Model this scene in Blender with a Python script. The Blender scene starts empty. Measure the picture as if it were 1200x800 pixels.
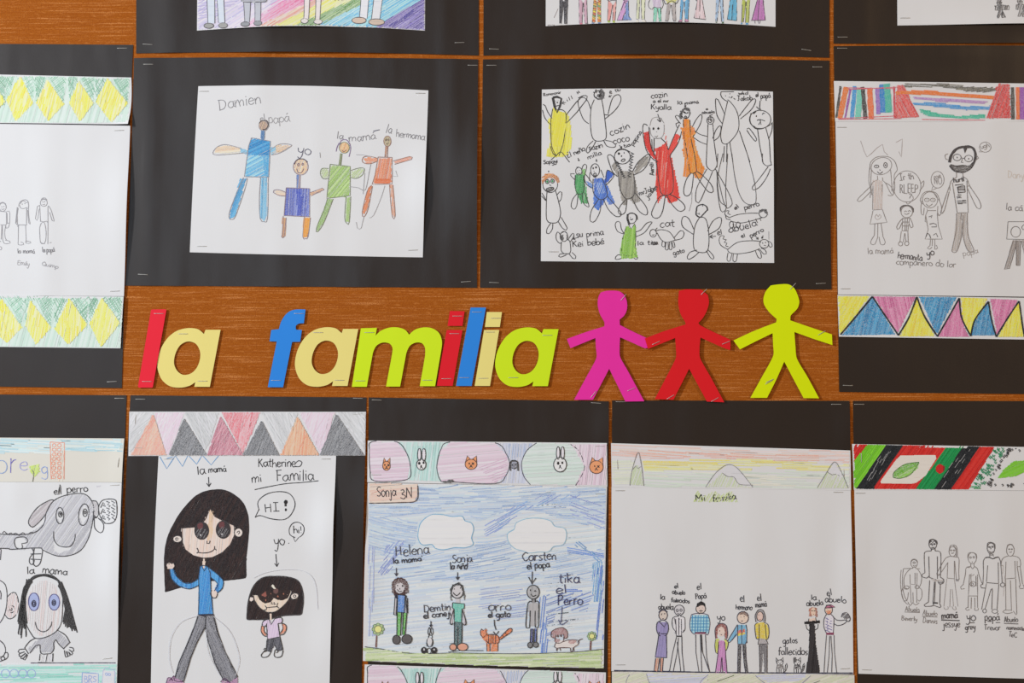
import bpy, math, random
from mathutils import Vector
from mathutils.geometry import tessellate_polygon

# ------------------------------------------------------------------ camera, light, exposure
S = 0.0011          # metres covered by one photo pixel on the board plane
Z0 = 1.45           # height of the picture centre above the floor
scene = bpy.context.scene
C = scene.collection
cam_d = bpy.data.cameras.new('camera'); cam_d.lens = 50; cam_d.sensor_width = 36
cam = bpy.data.objects.new('camera', cam_d); C.objects.link(cam)
DIST = 1200*S*50/36
cam.location = (0, -DIST-0.001, Z0); cam.rotation_euler = (math.pi/2, 0, 0)
scene.camera = cam
scene.view_settings.view_transform = 'Standard'; scene.view_settings.look = 'None'
scene.view_settings.gamma = 1; scene.view_settings.use_curve_mapping = False
scene.view_settings.exposure = 0.03
w = bpy.data.worlds.new('world'); scene.world = w; w.use_nodes = True
w.node_tree.nodes['Background'].inputs[0].default_value = (1.0, 0.80, 0.64, 1)
w.node_tree.nodes['Background'].inputs[1].default_value = 0.25
def area(name, loc, target, sx, sz, power, col):
    d = bpy.data.lights.new(name, 'AREA'); d.shape = 'RECTANGLE'; d.size = sx; d.size_y = sz
    d.energy = power; d.color = col
    o = bpy.data.objects.new(name, d); C.objects.link(o); o.location = loc
    o.rotation_euler = (Vector(target)-Vector(loc)).to_track_quat('-Z', 'Y').to_euler(); return o
area('window_light', (-3.3, -2.3, Z0+1.3), (-0.1, 0, Z0), 0.32, 0.45, 129, (0.86, 0.93, 1.0))      # daylight window on the left
area('far_window_light', (-1.2, -3.1, Z0+0.35), (-0.5, 0, Z0), 0.8, 1.5, 15, (0.60, 0.80, 1.0))   # window behind, gives the sheen on black paper

area('warm_room_lamp', (2.6, -2.6, Z0+1.0), (0.5, 0, Z0), 0.5, 0.5, 17, (1.0, 0.70, 0.42))      # unseen warm fill, added to tint and lift the right side

# ------------------------------------------------------------------ materials
def lin(c): return tuple((x/255/12.92 if x/255 <= .04045 else ((x/255+.055)/1.055)**2.4) for x in c)
def alb(c, L=0.80): return tuple(min(.96, x/L) for x in lin(c))
def new_mat(name):
    m = bpy.data.materials.new(name); m.use_nodes = True
    return m, m.node_tree, m.node_tree.nodes['Principled BSDF']
def noise(nt, scale, stretch=(1,1,1), detail=4, rough=.5):
    g = nt.nodes.new('ShaderNodeNewGeometry'); mp = nt.nodes.new('ShaderNodeMapping')
    mp.inputs['Scale'].default_value = stretch
    n = nt.nodes.new('ShaderNodeTexNoise'); n.inputs['Scale'].default_value = scale
    n.inputs['Detail'].default_value = detail; n.inputs['Roughness'].default_value = rough
    nt.links.new(g.outputs['Position'], mp.inputs['Vector']); nt.links.new(mp.outputs['Vector'], n.inputs['Vector'])
    return n.outputs['Fac']
def ramp(nt, fac, stops):
    r = nt.nodes.new('ShaderNodeValToRGB'); e = r.color_ramp.elements
    while len(e) < len(stops): e.new(.5)
    for k, (p, c) in enumerate(stops): e[k].position = p; e[k].color = (*c, 1)
    nt.links.new(fac, r.inputs['Fac']); return r.outputs['Color']
def mix(nt, fac, a, b, mode='MIX'):
    m = nt.nodes.new('ShaderNodeMix'); m.data_type = 'RGBA'; m.blend_type = mode
    for s, v in ((m.inputs['Factor'], fac), (m.inputs['A'], a), (m.inputs['B'], b)):
        if isinstance(v, (int, float)): s.default_value = v
        elif isinstance(v, tuple): s.default_value = (*v, 1)
        else: nt.links.new(v, s)
    return m.outputs['Result']
def bump(nt, b, fac, strength, dist):
    n = nt.nodes.new('ShaderNodeBump'); n.inputs['Strength'].default_value = strength; n.inputs['Distance'].default_value = dist
    nt.links.new(fac, n.inputs['Height']); nt.links.new(n.outputs['Normal'], b.inputs['Normal'])
def paper_mat(name, col, rough=.8, spec=.3, var=.04, fib=.0002, wave=.25):
    m, nt, b = new_mat(name)
    f = noise(nt, 9, (1,1,1), 3); g = noise(nt, 700, (1,1,1), 2)
    lo = tuple(x*(1-var) for x in col); hi = tuple(min(.95, x*(1+var)) for x in col)
    c = ramp(nt, f, [(.3, lo), (.7, hi)])
    c2 = mix(nt, g, c, tuple(x*(1+var*3) for x in col)); 
    nt.links.new(c2 if var > .05 else c, b.inputs['Base Color'])
    b.inputs['Roughness'].default_value = rough; b.inputs['Specular IOR Level'].default_value = spec
    bump(nt, b, g, .25, fib)
    # soft waves of handled paper
    n2 = nt.nodes.new('ShaderNodeBump'); n2.inputs['Strength'].default_value = wave; n2.inputs['Distance'].default_value = .004
    nt.links.new(noise(nt, 16, (1,1,.35), 2, .45), n2.inputs['Height']); nt.links.new(n2.outputs['Normal'], [n for n in nt.nodes if n.type == 'BUMP' and n != n2][0].inputs['Normal'])
    return m
M_white = paper_mat('white_drawing_paper', (.86,.86,.87), .75, .25, .012)
M_cream = paper_mat('cream_drawing_paper', (.84,.81,.73), .75, .25, .012)
M_black = paper_mat('black_construction_paper', (.0205,.0126,.0088), .42, .46, .12, .0003, .6)
def card(name, rgb, L=.80): return paper_mat(name, alb(rgb, L), .55, .2, .01, .0001)
M_metal, nt, b = new_mat('staple_steel'); b.inputs['Base Color'].default_value = (.62,.60,.56,1); b.inputs['Metallic'].default_value = .6; b.inputs['Roughness'].default_value = .42
# crayon / pencil / marker pigment: colour from the stroke, grain from the paper tooth
M_ink, nt, b = new_mat('crayon_pencil_pigment')
at = nt.nodes.new('ShaderNodeAttribute'); at.attribute_name = 'Col'
gr = noise(nt, 1100, (1,1,1), 2, .6)
gm = ramp(nt, gr, [(.42, (0,0,0)), (.62, (1,1,1))])
mu = nt.nodes.new('ShaderNodeMath'); mu.operation = 'MULTIPLY'
nt.links.new(gm, mu.inputs[0]); nt.links.new(at.outputs['Alpha'], mu.inputs[1])
nt.links.new(mix(nt, mu.outputs[0], at.outputs['Color'], (.84,.84,.85)), b.inputs['Base Color'])
b.inputs['Roughness'].default_value = .7; b.inputs['Specular IOR Level'].default_value = .25
# rust-brown woven wall cloth with pale horizontal slubs
M_cloth, nt, b = new_mat('brown_woven_wall_cloth')
n1 = noise(nt, 40, (.2,1,6), 4, .6); n2 = noise(nt, 80, (.16,1,8.5), 1.6, .5); n3 = noise(nt, 700, (1,1,1), 2, .5); n4 = noise(nt, 500, (.25,1,1), 2, .6)
c = ramp(nt, n1, [(.3, alb((154,80,12))), (.55, alb((162,88,19))), (.8, alb((171,98,28)))])
c = mix(nt, ramp(nt, n2, [(.56, (0,0,0)), (.68, (.62,.62,.62))]), c, alb((222,152,90)))
c = mix(nt, ramp(nt, n3, [(.40, (.75,.75,.75)), (.56, (0,0,0))]), c, alb((140,68,10)))
c = mix(nt, ramp(nt, n4, [(.56, (0,0,0)), (.72, (.5,.5,.5))]), c, alb((200,128,64)))
nt.links.new(c, b.inputs['Base Color']); b.inputs['Roughness'].default_value = .85; b.inputs['Specular IOR Level'].default_value = .2
wv = nt.nodes.new('ShaderNodeMath'); wv.operation = 'ADD'; nt.links.new(n3, wv.inputs[0]); nt.links.new(n2, wv.inputs[1])
bump(nt, b, wv.outputs[0], .5, .0008)

# ------------------------------------------------------------------ geometry helpers
def W(px, py, h): return ((px-600)*S, -h*.001, Z0+(400-py)*S)       # a point h millimetres in front of the wall
def mesh(name, vs, fs, mat, parent=None, smooth=True):
    me = bpy.data.meshes.new(name); 
    if parent is not None:
        o = parent.get('_org', None); org = o if o is not None else (0,0,0)
        vs = [(v[0]-org[0], v[1]-org[1], v[2]-org[2]) for v in vs]
    me.from_pydata(vs, [], fs); me.update()
    if smooth: me.polygons.foreach_set('use_smooth', [True]*len(me.polygons))
    me.materials.append(mat)
    ob = bpy.data.objects.new(name, me); C.objects.link(ob)
    if parent is not None: ob.parent = parent; ob['_org'] = list(parent.get('_org', (0,0,0)))
    return ob
def thing(name, label, cat, px, py, group=None):
    o = bpy.data.objects.new(name, None); C.objects.link(o); o.empty_display_size = .05
    o.location = W(px, py, 0); o['_org'] = list(W(px, py, 0)); o['label'] = label; o['category'] = cat
    if group: o['group'] = group
    return o
class Sheet:
    """one sheet of paper: corner pixels, edge bows, its own bumps on top of the sheet it lies on"""
    def __init__(s, name, root, mat, TL, TR, BR, BL, off=.5, bumps=(), under=None, bow=(0,0,0,0), th=.25, cell=7, label=None, cut=None):
        s.under, s.off, s.bumps, s.layer, s.geo = under, off, bumps, 0, (TL, TR, BR, BL, bow)
        n = max(4, int(max(abs(TR[0]-TL[0]), 10)/cell)); m = max(4, int(abs(BL[1]-TL[1])/cell))
        V, F = [], []
        for side in (0, 1):
            for j in range(m+1):
                for i in range(n+1):
                    u, v = i/n, j/m
                    x = (TL[0]*(1-u)+TR[0]*u)*(1-v)+(BL[0]*(1-u)+BR[0]*u)*v + (bow[3]*(1-u)+bow[1]*u)*4*v*(1-v)
                    y = (TL[1]*(1-u)+TR[1]*u)*(1-v)+(BL[1]*(1-u)+BR[1]*u)*v + (bow[0]*(1-v)+bow[2]*v)*4*u*(1-u)
                    V.append(W(x, y, s.H(x, y)-side*th))
        N = (n+1)*(m+1)
        for j in range(m):
            for i in range(n):
                a = j*(n+1)+i; F.append((a, a+n+1, a+n+2, a+1)); F.append((a+N, a+1+N, a+n+2+N, a+n+1+N))
        ring = [i for i in range(n+1)]+[j*(n+1)+n for j in range(1, m+1)]+[m*(n+1)+i for i in range(n-1, -1, -1)]+[j*(n+1) for j in range(m-1, 0, -1)]
        for k in range(len(ring)):
            a, b_ = ring[k], ring[(k+1) % len(ring)]; q = len(V); V += [V[a], V[b_], V[b_+N], V[a+N]]; F.append((q, q+1, q+2, q+3))
        s.ob = mesh(name, V, F, mat, root)
        if label: s.ob['label'] = label
    def inside(s, x, y, m=.35):
        TL, TR, BR, BL, bow = s.geo
        v = min(1, max(0, (y-TL[1])/(BL[1]-TL[1]))); xl = TL[0]+(BL[0]-TL[0])*v+bow[3]*4*v*(1-v); xr = TR[0]+(BR[0]-TR[0])*v+bow[1]*4*v*(1-v)
        if not xl+m < x < xr-m: return False
        u = (x-xl)/(xr-xl); q = 4*u*(1-u)
        return TL[1]+(TR[1]-TL[1])*u+bow[0]*q+m < y < BL[1]+(BR[1]-BL[1])*u+bow[2]*q-m
    def H(s, x, y):
        h = (s.under.H(x, y) if s.under else .4)+s.off
        for (x0, y0, wx, wy, a) in s.bumps: h += a*math.exp(-((x-x0)/wx)**2-((y-y0)/wy)**2)
        return h
def staples(root, sheet_h, items):
    """items: (x, y, angle degrees[, length]); each staple is one bent steel wire"""
    for it in items:
        x, y, a = it[:3]; L = (it[3] if len(it) > 3 else 11.5)/2; ca, sa = math.cos(math.radians(a)), math.sin(math.radians(a))
        prof = [(-L, -.9), (-L, .12), (-L+.5, .38), (-L/2, .44), (0, .46), (L/2, .44), (L-.5, .38), (L, .12), (L, -.9)]
        V, F = [], []; r = .34
        for t, d in prof:
            cx, cy = x+t*ca, y-t*sa; h = sheet_h(cx, cy)+d
            for k in range(6):
                q = k*math.pi/3
                V.append(W(cx-sa*r*math.cos(q), cy-ca*r*math.cos(q), h+r*math.sin(q)*.9))
        for i in range(len(prof)-1):
            for k in range(6): F.append((i*6+k, i*6+(k+1) % 6, i*6+6+(k+1) % 6, i*6+6+k))
        F.append(tuple(range(6))); F.append(tuple(range(len(V)-6, len(V))))
        mesh('staple', V, F, M_metal, root)
def catmull(P, closed=False, step=3.0):
    if len(P) < 3: return list(P)
    out = []; n = len(P); rng = range(n if closed else n-1)
    for i in rng:
        p0 = P[(i-1) % n] if closed or i else P[0]; p1 = P[i]; p2 = P[(i+1) % n]
        p3 = P[(i+2) % n] if closed or i+2 < n else P[-1]
        k = max(1, min(8, int(math.hypot(p2[0]-p1[0], p2[1]-p1[1])/step)+1))
        for j in range(k):
            t = j/k
            out.append(tuple(.5*((2*p1[q])+(-p0[q]+p2[q])*t+(2*p0[q]-5*p1[q]+4*p2[q]-p3[q])*t*t+(-p0[q]+3*p1[q]-3*p2[q]+p3[q])*t**3) for q in (0, 1)))
    out.append(P[0] if closed else P[-1]); return out

# single-stroke handwriting: x-height 0..1, y up
FONT = {
'a':(.85,[[(.68,.8),(.4,1),(.1,.7),(.08,.3),(.35,0),(.6,.25),(.7,.6)],[(.7,1),(.7,.3),(.85,.02)]]),
'b':(.8,[[(.1,1.8),(.1,0)],[(.1,.6),(.4,1),(.7,.65),(.6,.1),(.3,0),(.1,.2)]]),
'c':(.7,[[(.65,.85),(.35,1),(.08,.6),(.15,.15),(.4,0),(.65,.15)]]),
'd':(.85,[[(.68,.8),(.4,1),(.1,.7),(.08,.3),(.35,0),(.68,.3)],[(.7,1.8),(.7,0)]]),
'e':(.75,[[(.1,.5),(.62,.58),(.55,.95),(.3,1),(.06,.6),(.15,.12),(.4,0),(.68,.18)]]),
'f':(.6,[[(.65,1.65),(.42,1.8),(.25,1.4),(.25,0)],[(0,1),(.55,1)]]),
'g':(.85,[[(.68,.8),(.4,1),(.1,.7),(.1,.3),(.35,.05),(.68,.3)],[(.7,1),(.7,-.4),(.45,-.8),(.1,-.6)]]),
'h':(.8,[[(.1,1.8),(.1,0)],[(.1,.6),(.4,1),(.65,.75),(.68,0)]]),
'i':(.35,[[(.15,1),(.15,0)],[(.15,1.35),(.19,1.47)]]),
'j':(.45,[[(.3,1),(.3,-.5),(.1,-.8),(-.1,-.6)],[(.3,1.35),(.33,1.47)]]),
'k':(.75,[[(.1,1.8),(.1,0)],[(.6,1),(.12,.45)],[(.25,.55),(.65,0)]]),
'l':(.35,[[(.15,1.8),(.15,0)]]),
'm':(1.15,[[(.08,1),(.08,0)],[(.08,.6),(.3,1),(.5,.75),(.52,0)],[(.52,.6),(.78,1),(.98,.75),(1,0)]]),
'n':(.8,[[(.08,1),(.08,0)],[(.08,.6),(.38,1),(.62,.75),(.65,0)]]),
'o':(.8,[[(.4,1),(.1,.75),(.1,.25),(.4,0),(.7,.25),(.7,.75),(.4,1)]]),
'p':(.8,[[(.1,1),(.1,-.8)],[(.1,.7),(.4,1),(.7,.65),(.6,.1),(.3,0),(.1,.2)]]),
'r':(.6,[[(.1,1),(.1,0)],[(.1,.6),(.3,.95),(.55,.9)]]),
's':(.65,[[(.58,.85),(.3,1),(.1,.75),(.35,.52),(.58,.28),(.35,0),(.08,.12)]]),
't':(.6,[[(.28,1.6),(.28,.15),(.5,0)],[(.02,1),(.55,1)]]),
'u':(.8,[[(.1,1),(.12,.25),(.35,0),(.62,.25)],[(.65,1),(.66,0)]]),
'v':(.7,[[(.05,1),(.32,0)],[(.32,0),(.62,1)]]),
'y':(.75,[[(.08,1),(.15,.4),(.4,.25),(.62,.5)],[(.66,1),(.55,-.3),(.3,-.8),(.05,-.6)]]),
'z':(.7,[[(.05,1),(.6,1)],[(.6,1),(.05,0)],[(.05,0),(.65,0)]]),
'A':(1,[[(.05,0),(.45,1.7)],[(.45,1.7),(.85,0)],[(.2,.6),(.7,.6)]]),
'B':(.9,[[(.1,1.7),(.1,0)],[(.1,1.7),(.6,1.5),(.5,1),(.15,.9)],[(.15,.9),(.75,.6),(.6,.05),(.1,0)]]),
'C':(1,[[(.9,1.45),(.55,1.7),(.12,1.1),(.15,.4),(.55,0),(.92,.25)]]),
'D':(1,[[(.1,1.7),(.1,0)],[(.02,1.7),(.6,1.5),(.85,.9),(.6,.15),(.05,0)]]),
'H':(1,[[(.1,1.7),(.1,0)],[(.75,1.75),(.75,0)],[(.1,.85),(.75,.9)]]),
'I':(.8,[[(.38,1.7),(.38,0)],[(.05,1.7),(.7,1.7)],[(.05,0),(.72,0)]]),
'J':(.9,[[(.1,1.7),(.8,1.7)],[(.5,1.7),(.5,.3),(.3,0),(.05,.2)]]),
'K':(.9,[[(.1,1.7),(.1,0)],[(.75,1.7),(.12,.8)],[(.25,.95),(.8,0)]]),
'L':(.8,[[(.1,1.7),(.1,0)],[(.1,0),(.7,0)]]),
'M':(1.2,[[(.08,0),(.12,1.7)],[(.12,1.7),(.5,.7)],[(.5,.7),(.95,1.7)],[(.95,1.7),(1,0)]]),
'N':(1,[[(.08,0),(.1,1.7)],[(.1,1.7),(.75,0)],[(.75,0),(.8,1.7)]]),
'O':(1.1,[[(.5,1.7),(.1,1.2),(.1,.4),(.5,0),(.92,.4),(.92,1.2),(.5,1.7)]]),
'P':(.85,[[(.1,1.7),(.1,0)],[(.02,1.65),(.6,1.6),(.65,1),(.12,.8)]]),
'Q':(1,[[(.5,1.7),(.1,1.2),(.1,.4),(.5,0),(.9,.5),(.85,1.2),(.5,1.7)],[(.55,.4),(.95,-.1)]]),
'F':(.8,[[(.1,1.7),(.1,0)],[(.05,1.7),(.7,1.7)],[(.1,.9),(.55,.9)]]),
'q':(.85,[[(.68,.8),(.4,1),(.1,.7),(.1,.3),(.35,.05),(.68,.3)],[(.7,1),(.7,-.8)]]),
'w':(1.1,[[(.05,1),(.28,0)],[(.28,0),(.5,.7)],[(.5,.7),(.75,0)],[(.75,0),(1,1)]]),
'R':(.9,[[(.1,1.7),(.1,0)],[(.1,1.7),(.65,1.5),(.5,.95),(.12,.85)],[(.3,.85),(.75,0)]]),
'E':(.8,[[(.1,1.7),(.1,0)],[(.1,1.7),(.65,1.7)],[(.1,.9),(.55,.9)],[(.1,0),(.68,0)]]),
'S':(.85,[[(.75,1.45),(.45,1.7),(.12,1.35),(.4,.9),(.72,.5),(.45,0),(.05,.25)]]),
'T':(.9,[[(.42,1.7),(.42,0)],[(.02,1.7),(.85,1.7)]]),
'Y':(.9,[[(.05,1.7),(.42,.9)],[(.8,1.7),(.25,0)]]),
'3':(.8,[[(.1,1.55),(.5,1.7),(.6,1.2),(.25,.9)],[(.25,.9),(.7,.6),(.5,0),(.05,.15)]]),
'!':(.4,[[(.2,1.7),(.18,.5)],[(.17,.12),(.19,0)]]), '?':(.7,[[(.1,1.4),(.4,1.7),(.6,1.3),(.3,.8),(.3,.45)],[(.3,.1),(.31,0)]]),
'.':(.3,[[(.1,.1),(.14,0)]]), ' ':(.6,[]), "'":(.3,[[(.1,1.6),(.05,1.3)]])}
ACC = {'á':('a',[(.35,1.3),(.62,1.6)]), 'é':('e',[(.3,1.3),(.55,1.6)]), 'ñ':('n',[(.05,1.35),(.25,1.5),(.45,1.35),(.65,1.5)])}
K = (34,31,32); G = (128,126,128); DG = (84,82,84); PAPER = (214,213,217)
class D:
    """strokes drawn on one sheet; every call uses the frame (ox, oy, zoom) of traced coordinates"""
    def __init__(s, sheet, name='drawn_person', frame=(0,0,1), pen=K, w=.9, seed=None):
        s.sh, s.name, s.f, s.c, s.w = sheet, name, frame, pen, w; s.r = random.Random(seed or (name+str(frame)+str(sheet.layer)))
        s.V, s.F, s.Cc = [], [], []; s.g = .15; s.n = 0; s.l0 = sheet.layer; sheet.layer += 1+len(sheet.ob.children) % 2
    def lay(s): return s.sh.layer
    def fr(s, *f): s.f = f; return s
    def pen(s, c, w=None, g=None):
        if c != s.c: s.sh.layer += 1
        s.c = c
        if w: s.w = w
        if g is not None: s.g = g
        return s
    def _p(s, a):
        ox, oy, z = s.f; return [(ox+a[i]/z, oy+a[i+1]/z) for i in range(0, len(a), 2)]
    def ribbon(s, P, c, w, g, jit=.06):
        fine = []
        for a, b_ in zip(P, P[1:]):
            k = max(1, int(math.hypot(b_[0]-a[0], b_[1]-a[1])/3))
            fine += [(a[0]+(b_[0]-a[0])*j/k, a[1]+(b_[1]-a[1])*j/k) for j in range(k)]
        fine.append(P[-1]); ok = [s.sh.inside(*q) for q in fine]
        if not all(ok):
            run = []
            for q, i in zip(fine+[None], ok+[False]):
                if i: run.append(q)
                else:
                    if len(run) > 1: s.ribbon2(run, c, w, g, jit)
                    run = []
            return
        s.ribbon2(P, c, w, g, jit)
    def ribbon2(s, P, c, w, g, jit=.06):
        Q = [P[0]]
        for a, b_ in zip(P, P[1:]):
            d = math.hypot(b_[0]-a[0], b_[1]-a[1])
            if d < 1e-4: continue
            k = max(1, int(d/6)+0)
            for j in range(1, k+1): Q.append((a[0]+(b_[0]-a[0])*j/k, a[1]+(b_[1]-a[1])*j/k))
        if len(Q) < 2: return
        col = (*alb(c), g); s.n += 1; z = .13+s.lay()*.018+(s.n % 5)*.0034; n0 = len(s.V)
        for i, q in enumerate(Q):
            a, b_ = Q[max(0, i-1)], Q[min(len(Q)-1, i+1)]
            dx, dy = b_[0]-a[0], b_[1]-a[1]; L = math.hypot(dx, dy) or 1
            ww = w*.5*(1+s.r.uniform(-jit, jit)*3)
            nx, ny = -dy/L*ww, dx/L*ww; h = s.sh.H(*q)+z
            s.V += [W(q[0]+nx, q[1]+ny, h), W(q[0]-nx, q[1]-ny, h)]; s.Cc += [col, col]
        for i in range(len(Q)-1):
            a = n0+2*i; s.F.append((a, a+2, a+3, a+1))
    def l(s, *a): s.ribbon(s._p(a), s.c, s.w, s.g); return s
    def q(s, *a): s.ribbon(catmull(s._p(a)), s.c, s.w, s.g); return s
    def o(s, *a): s.ribbon(catmull(s._p(a), True), s.c, s.w, s.g); return s
    def pl(s, *a): s.ribbon(s._p(a+a[:2]), s.c, s.w, s.g); return s
    def epts(s, cx, cy, rx, ry, n=14, rot=0):
        out = []; cr, sr = math.cos(rot), math.sin(rot)
        for k in range(n):
            t = 2*math.pi*k/n; x, y = rx*math.cos(t), ry*math.sin(t); out += [cx+x*cr-y*sr, cy+x*sr+y*cr]
        return out
    def e(s, cx, cy, rx, ry, rot=0): return s.o(*s.epts(cx, cy, rx, ry, 14 if max(rx,ry)/s.f[2] > 4 else 8, rot))
    def dot(s, cx, cy, r): return s.fill(s.c, s.epts(cx, cy, r, r, 8))
    def hatch(s, c, poly, ang=80, sp=1.5, w=1.3, var=14, over=.6, g=.45, holes=(), curve=False, bend=0, drop=0, frag=0):
        """parallel crayon strokes clipped to a polygon; c: colour or list of colours"""
        s.sh.layer += 1
        polys = [s._p(poly)]+[s._p(h) for h in holes]
        if curve: polys[0] = catmull(polys[0], True)
        cs = c if isinstance(c, list) else [c]
        a = math.radians(ang); ca, sa = math.cos(a), -math.sin(a)
        R = [[(x*ca+y*sa, -x*sa+y*ca) for x, y in p] for p in polys]
        y0 = min(p[1] for p in R[0]); y1 = max(p[1] for p in R[0]); y = y0+sp*.4
        while y < y1:
            xs = []
            for p in R:
                for k in range(len(p)):
                    (xa, ya), (xb, yb) = p[k-1], p[k]
                    if (ya > y) != (yb > y): xs.append(xa+(y-ya)/(yb-ya)*(xb-xa))
            xs.sort()
            for k in range(0, len(xs)-1, 2):
                xa, xb = xs[k]-s.r.uniform(-.4, over), xs[k+1]+s.r.uniform(-.4, over)
                cuts = [(xa, xb)]
                if frag and xb-xa > frag:
                    cuts = []; t = xa
                    while t < xb: e_ = min(xb, t+frag*s.r.uniform(.5, 1.5)); cuts.append((t, e_)); t = e_-1 if e_ < xb else xb
                for ta, tb in cuts:
                    if tb-ta < .3 or s.r.random() < drop: continue
                    base = s.r.choice(cs); d = s.r.uniform(-var, var)
                    cc = tuple(max(8, min(245, v+d)) for v in base)
                    dy = s.r.uniform(-.35, .35)*sp; n = max(1, int((tb-ta)/6)) if bend else 1; P = []
                    for j in range(n+1):
                        x = ta+(tb-ta)*j/n; yy = y+dy+bend*math.sin(math.pi*(x-xa)/max(1, xb-xa)); P.append((x*ca-yy*sa, x*sa+yy*ca))
                    s.ribbon(P, cc, w*s.r.uniform(.85, 1.15), g)
            y += sp
        return s
    def fill(s, c, poly, curve=False, g=.03, holes=()): return s.hatch(c, poly, 0, .55, .8, 2, 0, g, holes, curve)
    def T(s, text, x0, y0, x1, y1, h, jit=.075, fit=True):
        """handwriting from baseline start to baseline end, x-height h (frame units)"""
        if s.name == 'handwriting':
            if s.V: s.flush()
        tot = sum(FONT[ACC[ch][0] if ch in ACC else ch][0] for ch in text)
        L = math.hypot(x1-x0, y1-y0); k = L/tot; ux, uy = (x1-x0)/L, (y1-y0)/L; pos = 0
        for ch in text:
            base, extra = (ACC[ch][0], [ACC[ch][1]]) if ch in ACC else (ch, [])
            wd, st = FONT[base]; oy = s.r.uniform(-.1, .1)*h; sc = 1+s.r.uniform(-.08, .08)
            for stroke in list(st)+extra:
                P = []
                for x, y in stroke:
                    X = (pos+x)*k+s.r.uniform(-jit, jit)*h; Y = y*h*sc+oy+s.r.uniform(-jit, jit)*h
                    P += [x0+ux*X+uy*Y, y0+uy*X-ux*Y]
                pts = s._p(P); s.ribbon(catmull(pts, False, 1.2) if len(pts) > 2 else pts, s.c, s.w, s.g)
            pos += wd
        return s
    def arrow(s, x0, y0, x1, y1, hs): 
        s.l(x0, y0, x1, y1); a = math.atan2(y1-y0, x1-x0)
        for d in (2.6, -2.6): s.l(x1+hs*math.cos(a+d), y1+hs*math.sin(a+d), x1, y1)
        return s
    def flush(s):
        o = mesh('handwritten_caption', s.V, s.F, M_ink, s.sh.ob, False)
        at = o.data.color_attributes.new('Col', 'FLOAT_COLOR', 'POINT')
        at.data.foreach_set('color', [v for c in s.Cc for v in c]); s.V, s.F, s.Cc = [], [], []
    def done(s, label=None, kind=None):
        if not s.V: return
        o = mesh('handwritten_caption' if s.name == 'handwriting' else s.name, s.V, s.F, M_ink, s.sh.ob, False)
        at = o.data.color_attributes.new('Col', 'FLOAT_COLOR', 'POINT')
        at.data.foreach_set('color', [v for c in s.Cc for v in c])
        if label: o['label'] = label
        if s.name.split('_')[0] not in ('crayon', 'diamond', 'triangle', 'stripe', 'animal', 'rainbow') and s.name != 'drawn_cloud': s.sh.layer = s.l0
        return o
def cutout(name, parent, rings, frame, h, mat, th=.45, round_ang=50, tilt=(0,0), label=None):
    """a shape cut from card: outer ring then holes; blunt corners are rounded into curves"""
    ox, oy, z = frame; R2 = []
    for ring in rings:
        P = [(ox+x/z, oy+y/z) for x, y in ring]; n = len(P); corner = []
        for i in range(n):
            a, b_, c_ = P[i-1], P[i], P[(i+1) % n]
            d = abs((math.degrees(math.atan2(c_[1]-b_[1], c_[0]-b_[0])-math.atan2(b_[1]-a[1], b_[0]-a[0]))+180) % 360-180)
            corner.append(d > round_ang)
        out = []
        for i in range(n):
            p1, p2 = P[i], P[(i+1) % n]; p0 = P[i-1] if not corner[i] else p1; p3 = P[(i+2) % n] if not corner[(i+1) % n] else p2
            L = math.hypot(p2[0]-p1[0], p2[1]-p1[1])
            la, lb = math.hypot(p1[0]-p0[0], p1[1]-p0[1]), math.hypot(p3[0]-p2[0], p3[1]-p2[1])
            if la > L: p0 = (p1[0]+(p0[0]-p1[0])*L/la, p1[1]+(p0[1]-p1[1])*L/la)
            if lb > L: p3 = (p2[0]+(p3[0]-p2[0])*L/lb, p2[1]+(p3[1]-p2[1])*L/lb)
            for j in range(6):
                t = j/6
                cm = tuple(.5*((2*p1[q])+(-p0[q]+p2[q])*t+(2*p0[q]-5*p1[q]+4*p2[q]-p3[q])*t*t+(-p0[q]+3*p1[q]-3*p2[q]+p3[q])*t**3) for q in (0,1))
                out.append(cm if L < 55*(4/z)*.35*2 else (p1[0]+(p2[0]-p1[0])*t, p1[1]+(p2[1]-p1[1])*t))
        R2.append(out)
    allp = [p for r in R2 for p in r]; cx = sum(p[0] for p in allp)/len(allp); cy = sum(p[1] for p in allp)/len(allp)
    Hf = lambda x, y: h+tilt[0]*(x-cx)*.01+tilt[1]*(y-cy)*.01
    tris = tessellate_polygon([[Vector((x, -y, 0)) for x, y in r] for r in R2])
    N = len(allp); V = [W(x, y, Hf(x, y)) for x, y in allp]+[W(x, y, Hf(x, y)-th) for x, y in allp]
    F = []
    for t in tris:
        a, b_, c_ = (allp[k] for k in t); cr = (b_[0]-a[0])*(c_[1]-a[1])-(b_[1]-a[1])*(c_[0]-a[0])
        t = tuple(t) if cr < 0 else tuple(reversed(t)); F.append(t); F.append(tuple(k+N for k in reversed(t)))
    n0 = 0
    for r in R2:
        for k in range(len(r)): a, b_ = n0+k, n0+(k+1) % len(r); F.append((a, b_, b_+N, a+N))
        n0 += len(r)
    o = mesh(name, V, F, mat, parent, False)
    if label: o['label'] = label
    return o, Hf

# ------------------------------------------------------------------ the wall
def box(name, x0, y0, z0, x1, y1, z1, mat):
    V = [(x, y, z) for x in (x0, x1) for y in (y0, y1) for z in (z0, z1)]
    return mesh(name, V, [(0,1,3,2),(4,6,7,5),(0,4,5,1),(2,3,7,6),(0,2,6,4),(1,5,7,3)], mat, None, False)
wall = box('wall_back', -2.2, 0, 0, 2.2, .03, 2.7, M_cloth); wall['kind'] = 'structure'

# ------------------------------------------------------------------ mounted drawings: black backing sheets, drawings, borders
MG = 'family drawings mounted on black paper'
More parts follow.
